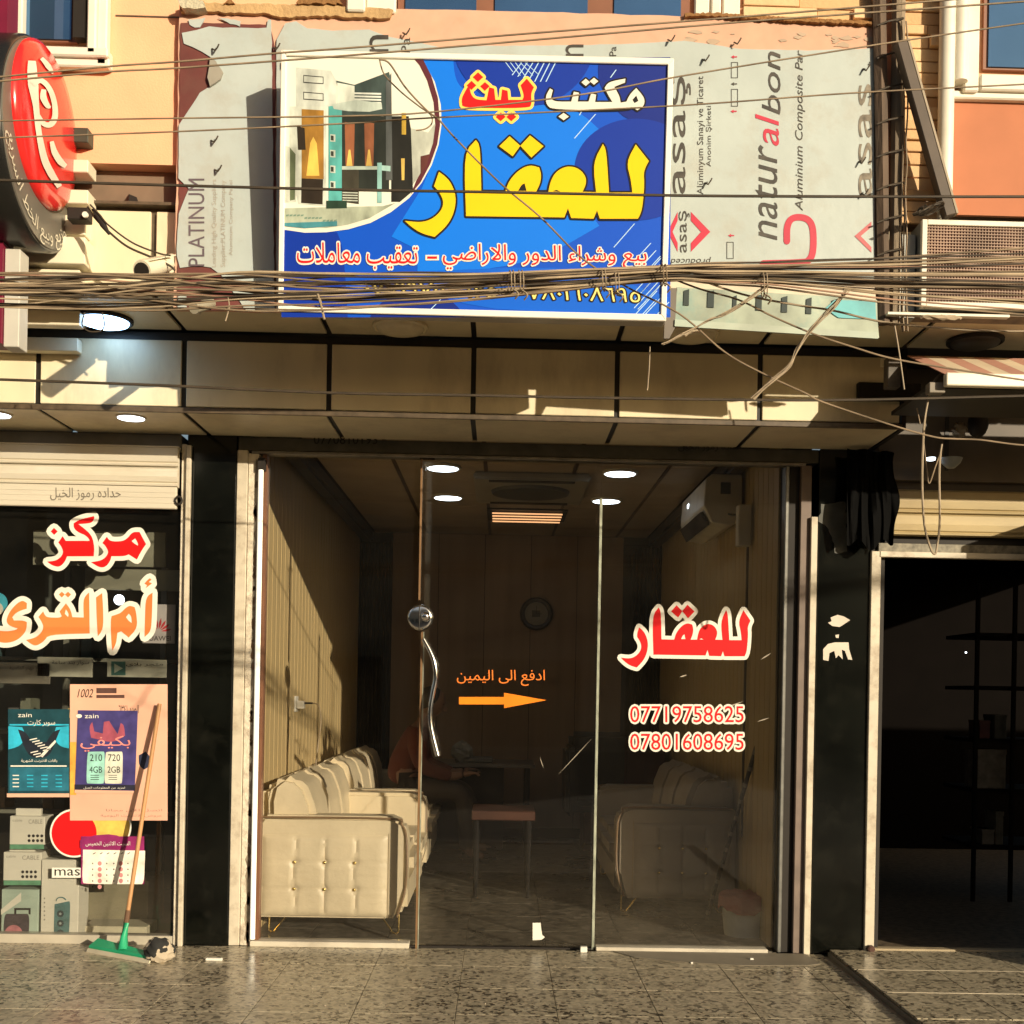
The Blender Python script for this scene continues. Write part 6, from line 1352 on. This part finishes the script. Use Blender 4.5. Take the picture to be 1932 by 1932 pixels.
mb = ellipsoid(W(1810, 812, -.35), (.035, .03, .035), n=14, m=9)
for v in mb.v: v += Vector((random.uniform(-1, 1), random.uniform(-1, 1), random.uniform(-1, 1)))*.009
mb.build('wrapping', mat('dull_wrapping', (.24, .21, .17), .7), fn_); ellipsoid(W(1845, 800, -.3), (.05, .05, .07), n=14, m=8).build('motor', darkm, fn_, smooth=True)
# black cloth by the pier
mb = MB(); nc, nr = 26, 18
for a in range(nc+1):
    u = 1598+92*a/nc; vt = 846+2*math.sin(a*.5)+.3*a; vb = 1022+8*math.sin(a*.55+1)+9*math.exp(-((a-13)/6)**4)
    for b in range(nr+1):
        t = b/nr; p = W(u+3*math.sin(t*5+a*.2)*(a/nc)-(5*math.sin(t*9) if a == nc else 0), vt+(vb-vt)*t, -.13+.008*math.sin(a*1.1+2*t)+.005*math.sin(a*2.3-3*t+1)+.012*math.sin(t*7+a*.4)); mb.v.append(p)
for a in range(nc):
    for b in range(nr): k = a*(nr+1)+b; mb.f.append((k, k+1, k+nr+2, k+nr+1))
mb.build('black_sheet', mat('black_plastic', (.003, .003, .003), .8, spec=.06), None, smooth=True, label='black plastic sheet hanging over the top of the right pillar', cat='sheet')

# ------------------------------------------------------------------ cables
def wire(name, pts, Y, r, m, label, group=None, seg=7, cat='cable'):
    ys = list(Y) if isinstance(Y, (list, tuple)) else [Y]*len(pts)
    if ys[0] <= -1.47:                          # the overhead lines hang well out in front of the building
        ys = [y-1.65 for y in ys]; r *= .52
    p = spline([W(u, v, y) for (u, v), y in zip(pts, ys)], seg)
    return MB().tube(p, r, 6).build(name, m, None, origin=tuple(p[len(p)//2]), smooth=True, label=label, cat=cat, group=group)
wire('cable', [(-120, 156), (0, 145), (209, 125), (340, 116), (513, 101), (652, 91), (987, 64), (1344, 36), (1652, 11), (2000, -18)], -1.62, .0042, cable, 'topmost thin cable crossing the yellow wall and the pink strip, rising to the right')
wire('cable', [(-120, 163), (0, 153), (209, 135), (340, 128), (652, 105), (987, 77), (1380, 43), (1652, 23), (2000, -2)], -1.64, .0042, cable, 'second thin cable from the top, running just below the topmost one')
wire('cable', [(-120, 230), (0, 228), (338, 223), (652, 219), (820, 211), (1100, 178), (1283, 144), (1650, 85), (1932, 44), (2050, 28)], -1.62, .0036, cable, 'thin cable crossing the house picture and climbing right past the word on the sign')
wire('cable', [(-120, 264), (0, 260), (338, 248), (652, 233), (820, 222), (1283, 199), (1600, 176), (1932, 159), (2050, 152)], -1.6, .0036, cable, 'thin cable crossing the sign just under its top line of words')
wire('cable', [(-120, 336), (0, 340), (338, 350), (652, 358), (900, 362), (1283, 369), (1652, 371), (1932, 371), (2050, 370)], -1.62, .0062, cabled, 'single thick dark cable crossing the middle of the blue sign through the yellow word')
wire('cable', [(-120, 712), (0, 716), (300, 727), (620, 741), (900, 746), (1160, 751), (1560, 755), (1932, 747), (2050, 745)], -1.3, .0055, cabled, 'dark cable sagging in front of the cream fascia panels')
wire('cable', [(716, 112), (735, 120), (765, 165), (805, 208), (828, 226), (860, 262), (943, 345), (1020, 410), (1098, 487), (1180, 540), (1283, 593), (1367, 664), (1440, 705), (1518, 741), (1551, 758), (1679, 801), (1760, 824), (1800, 828), (1850, 830), (1932, 840), (2050, 843)], -1.52, .0042, cable, 'long slanting cable running from the house picture down right past the fascia')
wire('cable', [(716, 112), (725, 140), (755, 172), (790, 200), (812, 216), (815, 232), (803, 243), (785, 246)], -1.5, .0034, cable, 'small looped cable end over the house picture on the sign')
wire('cable', [(1255, 520), (1320, 545), (1394, 566), (1460, 598), (1535, 630), (1610, 655), (1686, 677), (1804, 697), (1932, 717), (2050, 730)], -1.5, .0044, cable, 'slanting cable from the tied bundle down to the white awning bar')
wire('cable', [(1300, 520), (1400, 555), (1500, 575), (1572, 586), (1669, 608), (1787, 620), (1870, 624), (1932, 625), (2050, 622)], -1.48, .005, cablel, 'pale cable leaving the bundle and passing under the caged air conditioner')
wire('cable', [(1790, 698), (1768, 712), (1755, 740), (1745, 790), (1741, 850), (1740, 920), (1744, 990), (1756, 1035), (1764, 1045), (1768, 1030), (1773, 985), (1772, 900), (1774, 860), (1777, 838)], -1.0, .005, cablel, 'long pale cable loop hanging down in front of the yellowed shutter')
wire('cable', [(1742, 830), (1748, 880), (1753, 912), (1765, 880), (1776, 850)], -.95, .003, cable, 'short brown wire loop inside the long hanging pale loop')
wire('cable', [(1730, 770), (1736, 800)], -.9, .003, cable, 'short loose wire end left of the hanging loop', seg=3)
wire('cable', [(1688, 615), (1694, 650), (1700, 690), (1706, 735)], -1.2, .0038, cablel, 'thin pale cable dropping from the pole past the awning end')
wire('cable', [(160, 590), (155, 612), (168, 625), (190, 624), (197, 612), (193, 590)], -1.25, .003, cabled, 'thin dark wire loop hanging beside the lit blue white lamp')
kk = wire('cable', [(165, 390), (180, 412), (205, 437), (240, 465), (285, 485), (318, 500), (330, 510)], -1.3, .0045, cabled, 'dark cable from the round sign to the bullet camera')
wire('cable', [(170, 386), (188, 405), (205, 425), (250, 458), (300, 478), (322, 482)], -1.32, .0035, cabled, 'thinner dark cable running above the one to the bullet camera')
MB().tube([W(175, 395, -1.31), W(195, 425, -1.31), (W(206, 442, -1.31))], [.006, .013, .005], 8).build('cable_sleeve', darkm, None, label='black sleeve joint on the cables by the round sign', cat='cable joint')
for k, (pts, lb) in enumerate((([(35, 660), (45, 700), (52, 725), (70, 729), (90, 722)], 'thin'), )): pass
# the thick bundle: each cable is its own object
xs_ = [-700, -160, 0, 150, 300, 450, 600, 760, 900, 1060, 1255, 1350, 1450, 1560, 1690, 1932, 2080, 2700, 3500, 4270, 5200]
N = 30
for k in range(N):
    t = k/(N-1); ph_ = random.uniform(0, 6.28); A = random.uniform(3, 16); cr_o = random.uniform(-.6, .6)
    pts = []
    for x in xs_:
        tl = min(1, max(0, t+cr_o*max(0, 1-abs(x-300)/1400)*math.sin(x/260+ph_)))
        lo = np.interp(x, [-160, 0, 300, 600, 900, 1255, 1450, 1690, 2080, 4270, 5200], [516, 517, 518, 517, 514, 502, 498, 487, 466, 212, 100]); hi = np.interp(x, [-160, 0, 300, 600, 760, 900, 1080, 1255, 1450, 1690, 2080, 4270, 5200], [572, 578, 588, 586, 574, 562, 546, 530, 540, 568, 600, 268, 160])
        tr_ = t+.15*math.sin(k*2.4) if x > 1300 else tl
        v = lo+(hi-lo)*min(1.05, max(-.05, tr_))+A*.25*math.sin(x/140+ph_); pts.append((x, float(v)))
    Y0 = -1.50-.10*random.random()
    wire('cable', pts, [Y0+.02*math.sin(x/300+ph_) for x in xs_], random.choice((.0034, .004, .0048, .0056)), random.choice((cable, cable, cable, cabled, mat('cable_tan', (.40, .31, .20), .7, var=.3, ns=10), mat('cable_reddish', (.34, .20, .13), .7, var=.3, ns=10))),
         'brown cable in the thick sagging bundle that crosses the lower part of the blue sign', 'cables of the thick bundle', 4)
# ties and frayed cords
def cord(pts, Y, r, n, m, label, sp=4, cat='cord'):
    if Y <= -1.47: Y -= 1.65; r *= .45
    o = empty('cord', tuple(W(*pts[-1], Y)), label, cat)
    for k in range(n): MB().tube(spline([W(u+random.uniform(-sp, sp), v+random.uniform(-sp, sp)*.6, Y-random.uniform(0, .02)) for u, v in pts], 5), r*random.uniform(.6, 1.2), 5).build('strand', m, o)
    return o
cord([(1575, 518), (1600, 545), (1572, 580), (1535, 620), (1505, 655), (1488, 690), (1450, 722), (1420, 752)][1:], -1.56, .0035, 7, cablel, 'frayed pale cord hanging from the bundle over the lit patch of fascia', 5)
cord([(1460, 530), (1435, 548), (1405, 570), (1370, 592), (1335, 605), (1290, 632)], -1.56, .0032, 7, cablel, 'frayed pale cord crossing the left end of the slotted teal strip', 5)
cord([(1320, 622), (1285, 632), (1262, 645), (1250, 650)], -1.4, .003, 4, cablel, 'short frayed cord end at the lower right corner of the sign', 2)
cord([(1226, 655), (1225, 690), (1222, 736)], -1.3, .0028, 2, cablel, 'thin double string hanging in front of the fascia under the sign corner', 1.2)
cord([(600, 555), (606, 575), (612, 603)], -1.58, .005, 3, cablel, 'short knotted rope end hanging at the left bottom of the sign', 1.5)
cord([(430, 560), (432, 580), (425, 606)], -1.58, .0032, 1, cablel, 'thin string hanging below the torn sheets left of the sign', .5)
for u, v0, v1, lb in ((968, 512, 550, 'tied cord around the bundle left of the word on the sign'), (985, 512, 552, 'tied cord around the bundle, right of its twin'), (1255, 500, 538, 'dark knot tying the bundle at the right edge of the sign'), (1140, 510, 548, 'loose tie around the bundle near the right part of the sign'), (1165, 515, 556, 'lower loose tie around the bundle near the right part of the sign'), (1445, 515, 560, 'crossed tie around the bundle above the slotted strip')):
    o = empty('tie', tuple(W(u, v1, -3.25)), lb, 'tie')
    for k in range(2):
        MB().tube([W(u+6*k-6+3*math.cos(t), (v0+v1)/2+(v1-v0)*.55*math.sin(t), -3.22-.07*math.cos(t)) for t in [j*math.tau/12 for j in range(13)]], .0015, 5).build('loop', cablel if u not in (1255,) else cable, o)
    MB().tube(spline([W(u, v1-4, -3.30), W(u+10, v1+4, -3.31), W(u+4, v1+14, -3.30)], 4), .0021, 5).build('tail', cablel, o)

# unseen blocker added on the pavement out of view: its shade falls across the dark shop's floor
cbn = empty('shade_blocker', (5, -.55, .03), 'added unseen tall grey metal stall on the pavement just right of the view', 'blocker')
bx((2.94, -.75, .03), (9, -.35, 2.33)).build('carcass', mat('blocker_grey', (.25, .24, .20), .5), cbn, bevel=.01)
for a in (2.96, 3.76, 4.56, 5.36, 6.16, 6.96): bx((a, -.77, .10), (a+.78, -.752, 2.28)).build('door', MATS['blocker_grey'], cbn, bevel=.004)
